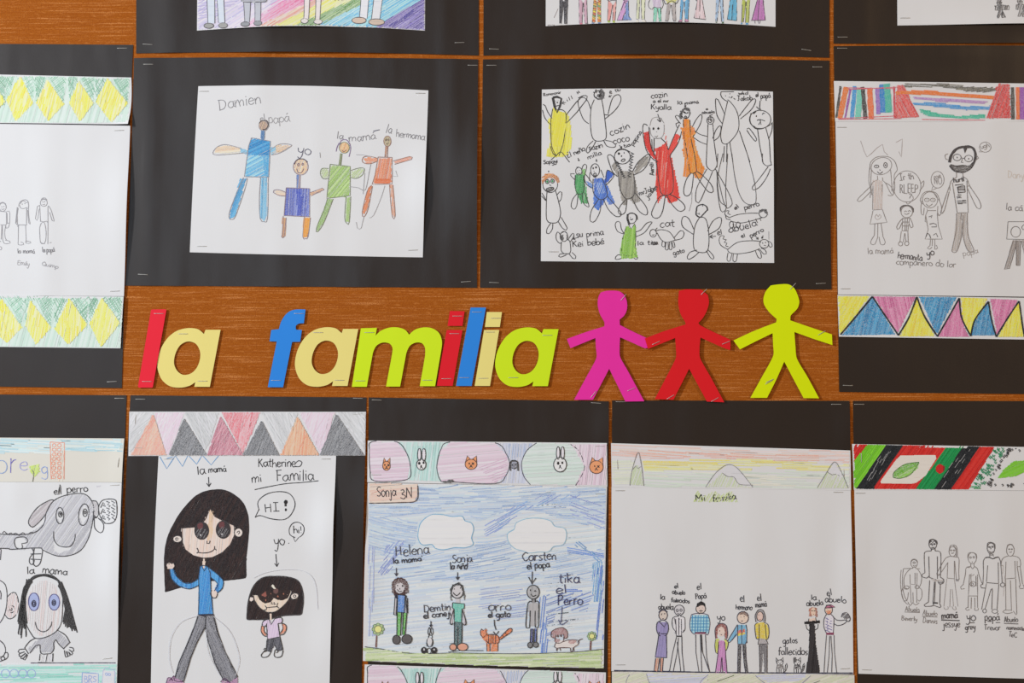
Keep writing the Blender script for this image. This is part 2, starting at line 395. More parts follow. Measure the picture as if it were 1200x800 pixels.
# A: left, diamond borders
A = thing('mounted_drawing', 'pencil family drawing between two yellow and green diamond strips, left edge of the board', 'artwork', 0, 452, MG)
A_b = Sheet('backing_paper', A, M_black, (-170,50), (156,52.5), (142.8,454.5), (-172,451), .5, [(150,260,30,90,3), (60,250,60,120,1.5)], bow=(0,-1,0,0))
A_w = Sheet('drawing_sheet', A, M_white, (-150,143), (153,147.5), (145.6,347), (-150,345), .5, [(148,235,26,60,4), (55,260,18,160,1.6), (100,240,22,150,1.2)], A_b, (0,.6,0,0))
A_t = Sheet('border_strip', A, M_white, (-150,84), (154,91), (151.5,146), (-150,142.5), 1.0, [(156,148,16,14,6), (60,146,70,6,.8)], A_b, (0,1.5,0,0))
A_l = Sheet('border_strip', A, M_white, (-150,344), (145.6,347.5), (141.8,408), (-150,404.5), 1.0, [(144,380,20,40,2)], A_b)
# B: top, rainbow
B = thing('mounted_drawing', 'rainbow coloured drawing cut off at the waist by the top edge', 'artwork', 360, 62, MG)
B_b = Sheet('backing_paper', B, M_black, (160,-220), (561,-220), (561,65), (159.5,62.5), .5, [(350,60,60,30,4), (200,0,16,300,1.6), (310,0,20,300,1.4), (440,0,25,300,1.8), (520,0,14,300,1.2)], bow=(0,0,-2.5,0))
B_w = Sheet('drawing_sheet', B, M_white, (232,-160), (499,-160), (498,36), (231,36), .5, [(340,36,70,16,4)], B_b, (0,0,-4.5,0))
# C: top, row of legs
Cc = thing('mounted_drawing', 'felt-pen drawing of a long row of people, only legs and skirts in view', 'artwork', 770, 65, MG)
C_b = Sheet('backing_paper', Cc, M_black, (567,-220), (972,-220), (972,67.5), (566.5,65), .5, [(770,65,60,26,4), (640,0,24,300,1.2), (850,0,26,300,1.2)], bow=(0,0,-2.2,0))
C_w = Sheet('drawing_sheet', Cc, M_white, (640,-165), (909,-165), (908.7,31.5), (639.5,31), .5, [(770,32,75,16,4)], C_b, (0,0,-4.5,0))
# D: top right, charcoal figures
Dd = thing('mounted_drawing', 'white sheet with small dark charcoal figures in the top right corner of the board', 'artwork', 1130, 50, MG)
D_b = Sheet('backing_paper', Dd, M_black, (977,-220), (1385,-220), (1385,49), (977,51), .5, [(1200,48,90,20,4), (1010,0,12,200,1)], bow=(0,0,.8,0))
D_w = Sheet('drawing_sheet', Dd, M_white, (1051,-165), (1325,-165), (1325,27), (1051.5,30), .5, [(1180,30,70,18,4)], D_b)
# E: crayon family of four
E = thing('mounted_drawing', 'crayon drawing of four spread-armed figures in blue, violet, green and orange', 'artwork', 358, 336, MG)
E_b = Sheet('backing_paper', E, M_black, (157,68), (560.5,69.5), (559,337), (147,334.5), .5, [(563,210,30,75,7), (175,200,13,160,2.2), (205,330,12,60,1.4), (330,330,18,60,1.6), (300,80,18,60,1.5), (420,330,20,60,1.6), (530,160,12,150,1.5)], bow=(-1.5,-.5,0,1))
E_w = Sheet('drawing_sheet', E, M_white, (232.5,101), (502,106), (495.5,301.5), (222.5,295.5), .5, [(502,225,24,48,8), (370,240,16,120,1.2), (300,180,45,60,.8), (340,100,60,16,1.5)], E_b, (-2.5,0,.5,-.5))
# F: crowd drawing
Ff = thing('mounted_drawing', 'crowded felt-pen drawing of many relatives with yellow, red, orange and grey dresses', 'artwork', 770, 338, MG)
F_b = Sheet('backing_paper', Ff, M_black, (566,69.5), (972,71), (974.5,339), (562.5,337), .5, [(972,210,30,80,3.5), (770,80,40,40,2), (640,320,26,60,1.4), (770,330,30,60,1.4), (880,330,30,60,1.4), (605,120,14,150,1.6)], bow=(-1.5,-1,0,0))
F_w = Sheet('drawing_sheet', Ff, M_white, (635,105), (905.7,107.5), (907,308), (633.8,306), .5, [(907,210,22,50,2.5), (700,104,50,16,1.6), (820,160,26,130,.9), (740,260,26,100,.8)], F_b, (-2,0,0,0))
# G: right
Gg = thing('mounted_drawing', 'pencil family with speech bubbles between striped and triangle strips, right edge of the board', 'artwork', 1130, 460, MG)
G_b = Sheet('backing_paper', Gg, M_black, (977,54), (1330,54), (1330,463), (983.5,459), .5, [(1040,420,30,40,1.2), (1120,60,60,14,2)], bow=(-.8,0,0,0))
G_w = Sheet('drawing_sheet', Gg, M_white, (979,142.5), (1285,142), (1285,348.5), (982,345), .5, [(1160,240,20,140,1.4), (1060,240,60,60,.8), (978,250,14,60,1.2)], G_b)
G_t = Sheet('border_strip', Gg, M_white, (977,95), (1285,99), (1285,141), (978.5,142.5), 1.0, [(1090,95,60,10,1.4)], G_b, (0,0,.8,0))
G_l = Sheet('border_strip', Gg, M_white, (981.3,345.5), (1285,350), (1285,399), (983,394.3), 1.0, [(1100,396,80,12,.8)], G_b)
# H: bottom left
Hh = thing('mounted_drawing', 'drawing of a big smiling grey dog above a mother with long black hair, bottom left', 'artwork', 0, 800, MG)
H_b = Sheet('backing_paper', Hh, M_black, (-170,461), (148.3,463), (140,850), (-170,850), .5, [(145,600,22,50,3), (141,700,20,60,2.5)], bow=(0,-1.5,0,0))
H_w = Sheet('drawing_sheet', Hh, M_white, (-150,564), (143.2,565), (137.8,777.5), (-150,778), .5, [(140,660,22,55,6), (110,700,24,60,1.2), (60,620,40,40,.7), (20,580,16,20,1.2)], H_b, (0,.5,0,0))
H_t = Sheet('border_strip', Hh, M_cream, (-150,511.5), (146,513.5), (143.5,564.7), (-150,564), 1.0, [(146,540,14,24,2)], H_b)
H_l = Sheet('border_strip', Hh, M_white, (-150,778), (138,777.3), (137,831), (-150,831), 1.0, [(138,800,14,20,1.5)], H_b)
# I: girl with dark hair
Ii = thing('mounted_drawing', 'drawing of a dark-haired mother and girl saying hi under a strip of pencil triangles', 'artwork', 285, 800, MG)
I_b = Sheet('backing_paper', Ii, M_black, (153,463), (429.5,465.5), (423.5,850), (137.5,850), .5, [(428,610,16,60,5), (150,540,14,60,1.5), (142,700,18,60,2), (405,560,10,60,1), (410,740,12,60,1.2)], bow=(0,-.8,0,-1.5))
I_w = Sheet('drawing_sheet', Ii, M_white, (186,532), (394,532), (385.5,830), (176.5,830), .5, [(391,618,22,46,9), (387,745,18,46,3), (180,640,20,60,1.5), (330,640,30,60,.7)], I_b, (0,0,0,-1.5))
I_t = Sheet('border_strip', Ii, M_white, (152,482), (429,482.3), (428.3,533.5), (151,534), 1.0, [(429,508,12,20,1.5)], I_b)
# J: pets
Jj = thing('mounted_drawing', 'colourful drawing of a family with rabbit, cat and dog under a blue crayon sky', 'artwork', 570, 800, MG)
J_b = Sheet('backing_paper', Jj, M_black, (432,465.5), (713.5,470), (711.5,850), (431,850), .5, [(713,500,14,30,2), (560,470,60,14,1)])
J_w = Sheet('drawing_sheet', Jj, M_white, (431,565.5), (711.3,570), (707.5,782.5), (425.3,774), .5, [(428,680,16,60,2.5), (710,680,14,60,1.5), (560,680,40,80,.8)], J_b, (0,-.4,1,-.8))
J_t = Sheet('border_strip', Jj, M_white, (431,516), (711,518.8), (711.7,570), (430.5,564.7), 1.0, [(712,545,14,20,1.2)], J_b)
J_l = Sheet('border_strip', Jj, M_white, (427.5,778), (710,787.5), (709,838), (426,830), 1.0, [(430,800,14,20,1)], J_b)
# K: mi familia
Kk = thing('mounted_drawing', 'drawing of eight tiny standing relatives and two cats on a wide empty white sheet', 'artwork', 857, 800, MG)
K_b = Sheet('backing_paper', Kk, M_black, (717.3,469), (995.5,469.5), (1000.5,850), (715.5,850), .5, [(996,500,12,26,2), (999,650,12,50,1.2)])
K_w = Sheet('drawing_sheet', Kk, M_white, (716.6,570.5), (996.8,574), (1000,789.5), (716.4,786), .5, [(998,680,14,60,2), (770,650,26,100,.8), (880,680,24,100,1), (950,640,24,100,.7)], K_b, (0,0,1.5,0))
K_t = Sheet('border_strip', Kk, M_white, (716,519), (996,527.5), (997,574.3), (716.8,570.5), 1.0, [(996,550,12,20,1.2)], K_b)
K_l = Sheet('border_strip', Kk, M_cream, (717,786.5), (1001,790.5), (1002,842), (717,838), 1.0, [], K_b, (0,0,0,0))
# L: bottom right
Ll = thing('mounted_drawing', 'faint pencil family of six with a wheelchair below a red, green and black strip', 'artwork', 1150, 800, MG)
L_b = Sheet('backing_paper', Ll, M_black, (999.5,469.5), (1340,470), (1340,850), (1005.5,850), .5, [(1002,640,14,60,1.2)])
L_w = Sheet('drawing_sheet', Ll, M_white, (1001,573.5), (1290,575.5), (1290,797.5), (1006,789), .5, [(1170,660,24,120,1.2), (1080,690,40,90,1), (1003,680,12,50,1.2)], L_b, (0,0,0,-.6))
L_t = Sheet('border_strip', Ll, M_white, (998.3,520), (1290,525), (1290,575), (1000.3,573.6), 1.0, [(999,548,12,20,.8)], L_b)

on = lambda sh: sh.H
staples(A, on(A_b), [(143,56.5,0), (131,447,3)]); staples(A, on(A_t), [(141.5,122,88,10)]); staples(A, on(A_w), [(140,153,2), (135,341,2)])
staples(B, on(B_b), [(173,52,-3), (538.5,50,2)])
staples(C_b and Cc, on(C_b), [(579,57.5,-3), (945,58.5,-8)])
staples(Dd, on(D_b), [(987.5,43.5,0)]); staples(Dd, on(D_w), [(1060.5,21.2,0)])
staples(E, on(E_b), [(174,75.5,0), (554,76.5,0), (167.5,321.5,-3), (546,330,4)]); staples(E, on(E_w), [(239,107,0), (492.5,109.3,-1), (236.5,288.5,0), (484,293,2)])
staples(Ff, on(F_b), [(576,76.5,0), (958,78.5,0), (579,331,-2), (962,332,3)]); staples(Ff, on(F_w), [(648.5,295,0,12)])
staples(Gg, on(G_b), [(987,56.5,0), (993.5,451.5,-2)]); staples(Gg, on(G_w), [(986,149.2,0), (990.5,338.2,0)])
staples(Hh, on(H_b), [(140,466.5,0)]); staples(Hh, on(H_t), [(139.5,541.5,83,11)]); staples(Hh, on(H_w), [(135,568,3), (126,771,6)])
staples(Ii, on(I_b), [(164.5,467.5,0), (419.5,466.5,-2)]); staples(Ii, on(I_t), [(159,491,88,11), (162.5,524.5,-2), (419,485,4)]); staples(Ii, on(I_w), [(198,537.5,2), (382,537.5,0)])
staples(Jj, on(J_b), [(441.5,468.5,-2), (698.5,472,-4)]); staples(Jj, on(J_t), [(441,556,0,12), (703,522.5,-1)]); staples(Jj, on(J_w), [(703,578.5,0)])
staples(Kk, on(K_b), [(727.5,470.5,0), (980,473.5,0)]); staples(Kk, on(K_t), [(723.5,544,-86,11), (988.5,555,-86,11)]); staples(Kk, on(K_w), [(726.5,574.6,0), (982,576.5,0), (727,778.5,0), (990,783,3)])
staples(Ll, on(L_b), [(1007,473.5,0)]); staples(Ll, on(L_t), [(1009,536,90,11)]); staples(Ll, on(L_w), [(1008,577.6,0), (1015.5,784.4,-2)])

# ------------------------------------------------------------------ cut-out letters "la familia"
LG = 'cut-out letters spelling la familia'
f1, f2 = (140,330,4), (400,330,4)
c_red, c_yel, c_blu, c_lim, c_red2 = card('red_card',(240,34,54)), card('pale_yellow_card',(252,228,136), .95), card('blue_card',(42,128,214)), card('lime_card',(200,228,28)), card('deep_red_card',(216,26,40))
def letter(name, label, pieces, frame, mat, h, st, tilt=(0,0)):
    px, py = frame[0]+pieces[0][0][0][0]/frame[2], frame[1]+490/frame[2]
    t = thing(name, label, 'letter', px, py, LG); Hf = None
    for nm, rings in pieces_named(pieces): o, Hf = cutout(nm, t, rings, frame, h, mat, tilt=tilt)
    staples(t, Hf, [(frame[0]+x/frame[2], frame[1]+y/frame[2], a) for x, y, a in st])
def pieces_named(p): return list(zip(['letter_body'] if len(p) == 1 else ['letter_stem', 'letter_dot'], p))
aO = [(475,225),(425,492),(352,492),(357,470),(330,487),(285,496),(235,488),(197,455),(178,395),(190,325),(225,265),(270,230),(325,217),(370,223),(397,245),(404,225)]
aI = [(320,280),(358,290),(378,325),(378,365),(362,405),(335,430),(300,436),(272,418),(257,385),(262,340),(285,298)]
sh_ = lambda P, dx, dy: [(x+dx, y+dy) for x, y in P]
letter('letter_l', 'red letter l, first letter of the words on the brown wall', [[[(152,130),(218,129),(221,135),(158,492),(155,496),(92,496),(88,490),(149,134)]]], f1, c_red, 2.6, [(186,149,0),(130,467,0)], (2,0))
letter('letter_a', 'pale yellow letter a right beside the red letter l, at the left', [[aO, aI]], f1, c_yel, 2.2, [(299,244,0),(391,465,0)], (1.5,1))
letter('letter_f', 'blue letter f, tall letter starting the second word', [[[(873,130),(865,195),(843,196),(829,205),(827,218),(830,225),(856,226),(848,281),(810,282),(768,494),(696,494),(738,280),(704,279),(712,226),(748,222),(758,188),(778,156),(802,137),(830,130)]]], f1, c_blu, 2.4, [(842,149,0),(735,462,0)], (2,1))
letter('letter_a', 'pale yellow letter a between the blue letter f and the green letter m', [[sh_(aO,645,-4), sh_(aI,645,-4)]], f1, c_yel, 2.4, [(932,238,0),(1032,461,0)], (1,1))
letter('letter_m', 'lime green letter m in the middle of the word', [[[(92,218),(167,216),(161,252),(185,230),(225,215),(265,214),(300,226),(318,248),(345,225),(385,214),(425,218),(458,240),(472,280),(468,325),(440,489),(368,489),(393,345),(392,308),(378,288),(350,285),(322,300),(305,335),(276,491),(210,491),(238,340),(240,310),(227,290),(195,285),(165,300),(148,335),(120,492),(50,492)]]], f2, c_lim, 2.6, [(131,238,0),(90,464,0),(404,461,0)], (1,1.5))
letter('letter_i', 'red letter i with separate square dot', [[[(494,226),(568,226),(522,488),(447,488)]], [[(509,137),(578,138),(568,207),(498,207)]]], f2, c_red2, 2.2, [(530,243,0),(493,454,0),(544,161,0)], (1,0))
letter('letter_l', 'blue letter l between the two letters i', [[[(606,121),(678,121),(611,488),(538,488)]]], f2, c_blu, 3.0, [(635,142,0),(577,449,0)], (2,0))
letter('letter_i', 'pale yellow letter i with separate square dot', [[[(669,226),(740,226),(697,488),(625,488)]], [[(682,142),(753,142),(743,212),(673,212)]]], f2, c_yel, 2.4, [(697,236,0),(666,452,0),(725,171,0)], (2,0))
letter('letter_a', 'lime green letter a at the end of the word', [[sh_(aO,543,-3), sh_(aI,545,-3)]], f2, c_lim, 2.4, [(966,251,0),(806,449,0)], (1,1))

# ------------------------------------------------------------------ cut-out paper people
PG = 'cut-out paper people in a row'
fd = (650,320,1200/340)
def doll(label, outline, h, col, st, px, tilt):
    t = thing('paper_figure', label, 'paper figure', px, 470, PG)
    o, Hf = cutout('figure_body', t, [outline], fd, h, col, th=.3, round_ang=38, tilt=tilt)
    staples(t, Hf, [(650+x/fd[2], 320+y/fd[2], a, 10) for x, y, a in st])
doll('bright pink paper person with arms spread', [(190,80),(215,73),(262,74),(285,88),(298,118),(298,150),(287,175),(268,192),(269,214),(320,240),(380,268),(385,308),(372,310),(320,287),(270,265),(268,305),(270,345),(300,400),(370,529),(292,530),(225,395),(158,523),(80,523),(130,430),(172,350),(170,305),(168,268),(65,310),(50,272),(130,243),(205,220),(205,203),(188,172),(178,135),(180,100)], 3.6, card('pink_paper',(255,40,138),.60), [(284,100,50),(160,500,50),(316,480,22)], 716, (0,0))
doll('deep red paper person between the pink one and the yellow-green one', [(513,73),(545,67),(605,68),(632,90),(637,120),(628,155),(612,185),(593,206),(600,215),(660,245),(726,275),(725,318),(705,312),(650,288),(602,266),(598,310),(600,350),(650,440),(700,533),(628,530),(555,395),(490,523),(413,520),(455,440),(500,350),(500,310),(497,268),(385,313),(372,270),(450,240),(540,212),(539,203),(520,170),(510,125)], 4.1, card('red_paper',(206,24,32),.74), [(616,77,45),(418,288,25),(707,287,22),(478,511,30),(661,522,30)], 809, (0,0))
doll('yellow-green paper person with round head, rightmost of the three', [(892,51),(930,46),(968,47),(992,66),(1010,115),(1003,145),(975,175),(973,195),(1060,225),(1145,253),(1147,297),(1070,272),(990,243),(994,300),(1000,352),(1045,430),(1092,517),(1028,516),(990,445),(948,365),(915,440),(877,515),(808,515),(855,430),(903,340),(902,295),(900,248),(830,282),(765,315),(738,278),(820,240),(915,203),(917,190),(885,160),(865,130),(862,105),(872,75)], 3.6, card('yellow_green_paper',(198,214,0),.70), [(984,54,48),(1103,247,30),(885,450,30),(888,444,24)], 917, (0,0))

# ------------------------------------------------------------------ the drawings, stroke by stroke
SK = (238,205,180)
# ---- A: diamond strips and three pencil people
def diamonds(sheet, fr, ds, box_):
    d = D(sheet, 'diamond_pattern', fr)
    d.hatch([(206,226,214),(212,228,218),(196,220,206)], box_, 75, 1.5, 1.9, 4, 0, .3, holes=ds, frag=26)
    for q in ds:
        cx, cy = sum(q[0::2])/4, sum(q[1::2])/4
        x0, x1 = min(q[0::2]), max(q[0::2]); yt, yb = box_[1], box_[5]
        for poly, ang in (((q[0]+6,yt+6, x1+14,yt+6, x1-2,q[3]-8), -56), ((q[0]-6,yt+6, x0-10,yt+6, x0,q[3]-8), 68), ((q[4],yb-8, x1,yb-8, x1-4,cy+34), 40), ((q[4]-6,yb-8, x0-6,yb-8, x0+2,cy+26), -58)):
            d.hatch([(140,196,166),(160,206,182),(104,176,136)], poly, ang+d.r.uniform(-8,8), 2.2, .75, 12, 0, .5, frag=24, drop=.15)
        d.hatch([(246,240,150),(248,238,120),(250,244,176)], q, 78, 1.3, 1.7, 5, 0, .25)
        d.hatch([(246,226,40),(248,220,20),(240,222,80)], q, 82+d.r.uniform(-14,14), 2.5, 1.5, 8, 0, .45, frag=16, drop=.3)
    d.done()
T5 = [(122,445,198,605,95,712,40,590),(280,465,378,610,285,712,213,605),(463,472,552,605,470,715,408,605),(630,458,752,605,655,718,565,600),(-55,450,32,595,-70,712,-130,600)]
T5 += [tuple(v-345*k if i % 2 == 0 else v for i, v in enumerate(T5[0])) for k in (1,2)]
diamonds(A_t, (0,0,5), T5, (-740,426,600,436,762,458,756,700,740,718,500,722,-740,714))
B5 = [(10,280,125,440,38,528,-60,430),(168,290,285,440,200,535,143,430),(385,280,485,425,380,535,303,450),(563,275,668,415,558,547,495,420)]
B5 += [(-170,285,-70,430,-150,530,-250,430),(-360,285,-260,430,-340,530,-440,430),(-560,285,-450,430,-540,530,-630,430)]
diamonds(A_l, (0,290,4.706), B5, (-700,258,400,264,683,273,666,552,300,548,-700,540))
P = (150,148,152)
def pp(fn, name='drawn_person', sheet=A_w, fr=(0,220,7.27), pen=P, w=.75):
    d = D(sheet, name, fr, pen, w); fn(d); return d.done()
def a1(d):
    d.e(25,165,30,36).q(-5,150,10,128,35,128,55,150,56,175).q(0,135,25,122,52,138); d.l(5,316,55,318).l(0,200,56,205,58,310).q(60,200,80,198,86,215,84,300,72,340,55,345,50,325,60,305,84,300).l(62,215,64,305).l(18,320,12,440).l(22,320,25,440).q(50,325,42,380,48,430,58,445).q(25,440,40,475,90,470,85,455,45,445).l(-5,460,10,455); d.e(18,162,2,2).e(36,160,2,2).q(14,180,28,186,40,178).e(5,515,12,14)
def a2(d):
    d.w=.9; d.q(162,160,172,125,205,104,235,108,248,135,246,175).q(158,170,150,230,152,312).q(240,118,250,150,244,180,232,170,230,300); d.w=.75
    d.q(172,150,178,172,205,178,232,168).q(176,140,195,112,235,130).l(150,165,136,300,150,316).l(158,180,140,300).l(152,316,232,318).l(232,180,230,316).q(248,175,250,240,262,312,250,300,240,190).l(160,320,158,460).l(222,320,228,460).q(158,458,160,485,205,484,202,470,180,462).q(225,450,226,472,268,470,262,458,232,455).l(150,330,166,318); d.e(194,140,2,2).e(216,135,2,2)
def a3(d):
    d.e(380,130,30,30).q(356,110,368,90,392,88,408,108).q(360,100,380,94,404,104).l(345,150,352,290).q(352,285,380,292,405,285,415,300).l(415,160,416,300,414,480).l(345,150,325,160,308,265,322,280,330,260,340,180).q(418,155,440,185,462,260,468,285,452,282,430,210).q(360,300,345,340,346,400,352,465,380,475).q(365,300,378,290,392,320,400,380,396,450,385,470).q(350,465,362,478,390,475).l(430,470,445,465); d.e(372,122,2,2).e(388,120,2,2).q(368,142,380,146,390,140)
for f_ in (a1,a2,a3): pp(f_)
def acap(d):
    d.c=(120,118,122); d.w=.8; d.T('la mamá',152,558,302,558,22).T('la papá',368,552,472,548,24); d.c=(165,163,166); d.T('Emily',150,655,255,670,22).T('Quimp',362,660,500,692,20)
pp(acap, 'handwriting')

# ---- B: rainbow
d = D(B_w, 'rainbow_colouring', (220,0,4))
bands = [([(206,198,226),(184,176,216),(220,208,232)], (47,-300,660,-300,430,0,250,140,47,138)), ([(228,170,206),(238,190,216),(220,140,190)], (250,134,330,132,560,0,800,-130,430,0)), ([(226,108,160),(236,140,180)], (330,110,390,100,610,-10,590,-20,440,10)),
 ([(244,176,160),(240,150,130),(246,196,170)], (320,134,400,130,645,0,590,0)), ([(250,232,110),(248,222,80),(246,238,160)], (400,130,500,128,780,0,645,0)), ([(110,160,80),(90,140,70),(140,180,100)], (490,128,610,126,930,-30,770,0)),
 ([(120,200,232),(80,180,226),(150,214,238)], (600,126,880,130,1095,0,1095,-60,905,-20)), ([(100,80,168),(80,60,150),(124,108,190)], (880,130,1108,140,1108,-10,1085,5))]
for c, p in bands: d.hatch([tuple((v+235)//2 for v in q) for q in c], p, 32, 1.3, 1.6, 6, .4, .2); d.hatch(c, p, 33, 1.8, 1.25, 10, 1, .45, frag=24)
d.hatch([(72,60,150)], (930,120,1000,90,1060,40,1060,60,960,125), 38, 1.6, 1.2, 8, 1, .3)
d.hatch([(180,172,214)], (50,0,240,0,130,90,50,100), 8, 3, .8, 8, 1, .5); d.done()
for x, sx, c1, sh in ((93,0,(206,214,226),(150,148,150)),):
    pass
def legs(l1, l2, col, shoe, s1, s2, y=0, lw=.8):
    d = D(B_w, 'drawn_person', (220,0,4))
    for q in (l1, l2): d.fill(col, q); d.pen((90,88,96), lw).l(*q[:4]).l(*q[4:8])
    for cx, cy, rx, ry in (s1, s2): d.fill(shoe, d.epts(cx,cy,rx,ry)); d.pen((72,68,74),.9).e(cx,cy,rx,ry)
    return d
legs((88,-60,96,110,128,110,126,-60),(134,-60,146,108,175,108,166,-60),(208,216,230),(160,160,158),(100,122,23,12),(167,121,21,12)).done()
d = legs((262,0,270,106,292,106,296,0),(316,0,318,104,344,104,344,0),(186,188,196),(150,152,156),(272,116,21,11),(332,113,19,11)); d.hatch((170,172,180),(252,0,368,0,372,8,310,12,252,8),0,1.2,1.2); d.pen((72,68,74),.9).q(250,2,262,10,310,12,368,10,374,0); d.done()
legs((548,-60,546,92,568,92,574,-60),(602,-60,600,98,620,98,628,-60),(226,218,216),(222,216,214),(550,102,17,12),(613,106,20,11)).done()
legs((818,-60,806,85,842,90,854,-60),(880,-60,862,95,900,100,920,-60),(222,222,226),(206,186,170),(804,98,34,15),(886,106,37,15)).done()
D(B_w, 'handwriting', (220,0,4), (110,80,40), .8).T('mm',690,4,765,0,14).done()

# ---- C: row of people
def person(d, *calls):
    for c in calls: getattr(d, c[0])(*c[1:])
def pair(fr, a, b, col, shoes=None, shc=(222,214,214), extra=None, pen=(60,55,60)):
    d = D(C_w, 'drawn_person', fr, pen, .75)
    for q in (a, b): d.hatch([col, tuple(min(245,v+12) for v in col)], q, 85, .9, 1.1, 8, 0, .25); d.pen(pen,.75).l(*q[:4]).l(*q[4:8])
    for s_ in shoes or (): d.fill(shc, s_); d.pen(pen,.7).pl(*s_)
    if extra: extra(d)
    d.done()
g1, g2 = (630,0,8.571), (770,0,8.571)
pair(g1,(222,-60,220,238,238,238,262,20),(262,20,270,240,295,240,305,-60),(48,46,52),[(208,264,215,245,240,240,240,264),(262,264,270,242,296,242,298,262)],(226,222,222))
pair(g1,(415,-40,420,236,446,236,455,30),(462,30,475,236,500,236,492,-40),(196,156,174),[(418,252,424,236,450,236,450,252),(476,250,478,236,506,238,510,250)],(214,130,150))
def stripes(d):
    for k, c in enumerate([(236,110,50),(240,196,60),(110,160,90),(236,110,50),(244,220,70),(200,90,60),(110,160,90),(240,196,60),(236,110,50)]):
        y = 8+k*24; x = 566-k*1.8
        d.hatch(c, (x,y,x+26,y+12,x+24,y+24,x-2,y+12), 0, .8, .95); d.hatch(c, (603,y-6,632,y+10,632,y+22,603,y+8), 0, .8, .95); d.pen((50,46,50),.6).l(x,y,x+26,y+12).l(603,y-6,632,y+10)
pair(g1,(568,-40,548,228,572,228,596,20),(604,20,604,226,632,226,632,-40),(236,170,80),[(528,250,545,232,568,232,566,250),(604,250,606,230,634,230,640,248)],(130,150,196),stripes)
pair(g1,(712,0,700,212,724,212,754,50),(760,50,752,212,776,212,790,0),(236,150,144),[(694,246,704,212,728,212,730,244),(750,242,752,212,774,214,780,240)],(170,190,90), lambda d: d.q(700,2,715,14,745,4,790,8))
def skirt1(d):
    d.hatch((204,150,204),(866,0,912,0,880,60,888,110,850,210,800,208),75,.9,1.1); d.hatch((120,150,210),(912,0,915,170,940,204,860,208,885,120,880,60),80,.9,1.1)
    d.pen((50,46,60),.8).l(856,0,876,10,912,12).q(876,20,890,50,870,90,885,120,862,160,850,205).l(872,16,796,210,940,204,914,168,912,10); d.pen((120,90,60),1).l(836,212,832,240).l(884,212,884,240)
d = D(C_w,'drawn_person',g1); skirt1(d); d.done()
pair(g1,(1002,-40,990,196,1016,196,1024,0),(1040,0,1044,200,1070,200,1080,-40),(206,212,178),[(978,232,990,200,1010,206,1016,234),(1040,232,1044,204,1072,206,1086,226)],(226,222,214))
pair(g1,(1170,70,1160,226,1186,226,1196,80),(1205,90,1220,226,1236,222,1236,80),(130,206,180),None, None, lambda d: (d.hatch((206,190,214),(1150,-20,1240,-20,1235,80,1165,72),80,.9,1), d.pen(K,.7).q(1130,-10,1112,40,1120,80,1150,98,1162,76).q(1250,-10,1262,50,1240,95,1232,74).q(1165,70,1200,82,1238,74)))
pair(g2,(106,20,82,206,108,206,136,50),(142,50,158,206,184,206,182,20),(168,160,158),[(80,220,84,206,106,206,108,220),(160,220,160,206,182,206,184,220)],(180,176,176), lambda d: (d.hatch((208,206,110),(70,-20,215,-20,180,24,100,28),20,1,1), d.pen(K,.8).q(65,0,80,40,100,44,130,14,160,14,186,40,200,30,216,0)))
pair(g2,(242,-30,228,206,244,206,268,20),(276,20,280,200,308,200,322,-30),(96,164,206),[(208,226,228,206,246,208,246,226),(276,226,280,202,308,204,314,224)],(206,150,180))
pair(g2,(408,0,370,184,424,192,430,0),(430,0,424,192,484,200,452,0),(224,196,200),None,None,lambda d: (d.l(366,180,372,186,486,202).l(398,0,404,16,388,4).pen((70,50,46),1.2).l(396,196,388,236).l(436,202,440,238)))
pair(g2,(596,-30,586,220,600,220,622,0),(630,0,644,222,664,222,658,-30),(160,186,214),[(574,252,586,226,600,228,600,252),(642,254,646,226,666,228,674,252)],(80,110,80))
pair(g2,(736,-20,704,200,750,206,760,-20),(758,-20,748,206,796,210,796,-20),(86,170,206),None,None,lambda d: (d.l(700,200,798,212).pen((110,60,40),1.4).l(728,212,726,258).l(766,212,764,260)))
pair(g2,(860,-30,846,226,862,226,890,20),(896,20,886,230,914,230,932,-30),(178,190,80),[(820,266,842,232,856,234,852,266),(884,268,888,236,914,236,920,266)],(90,160,206))
pair(g2,(1006,0,950,204,1010,204,1030,0),(1024,0,1010,204,1084,204,1064,0),(186,110,180),None,None,lambda d: (d.l(940,208,1088,204).l(1064,10,1086,204).pen((130,120,130),.8).l(980,210,984,264,972,262).l(1010,210,1022,240,1016,262).l(1034,208,1026,264)))
D(C_w,'handwriting',g1,(150,140,140),.6).T('sanne',98,262,170,262,10).l(205,90,164,182).done()

# ---- D: charcoal crosses
for fr in ((1150,-2,5),(1174.5,-3,5)):
    d = D(D_w,'drawn_person',(fr[0],fr[1],5),(60,56,56),.8)
    d.hatch([(90,86,86),(60,56,56),(130,126,126)],(85,5,115,5,118,42,160,45,162,65,118,72,134,115,112,118,108,90,100,118,88,118,100,72,80,70,78,45,92,42),70,1.3,1,20,1,.5)
    d.pl(88,25,112,20,116,42,160,46,160,68,118,70,136,116,114,118,108,95,98,116,86,112,100,74,78,72,80,46,94,44); d.done()

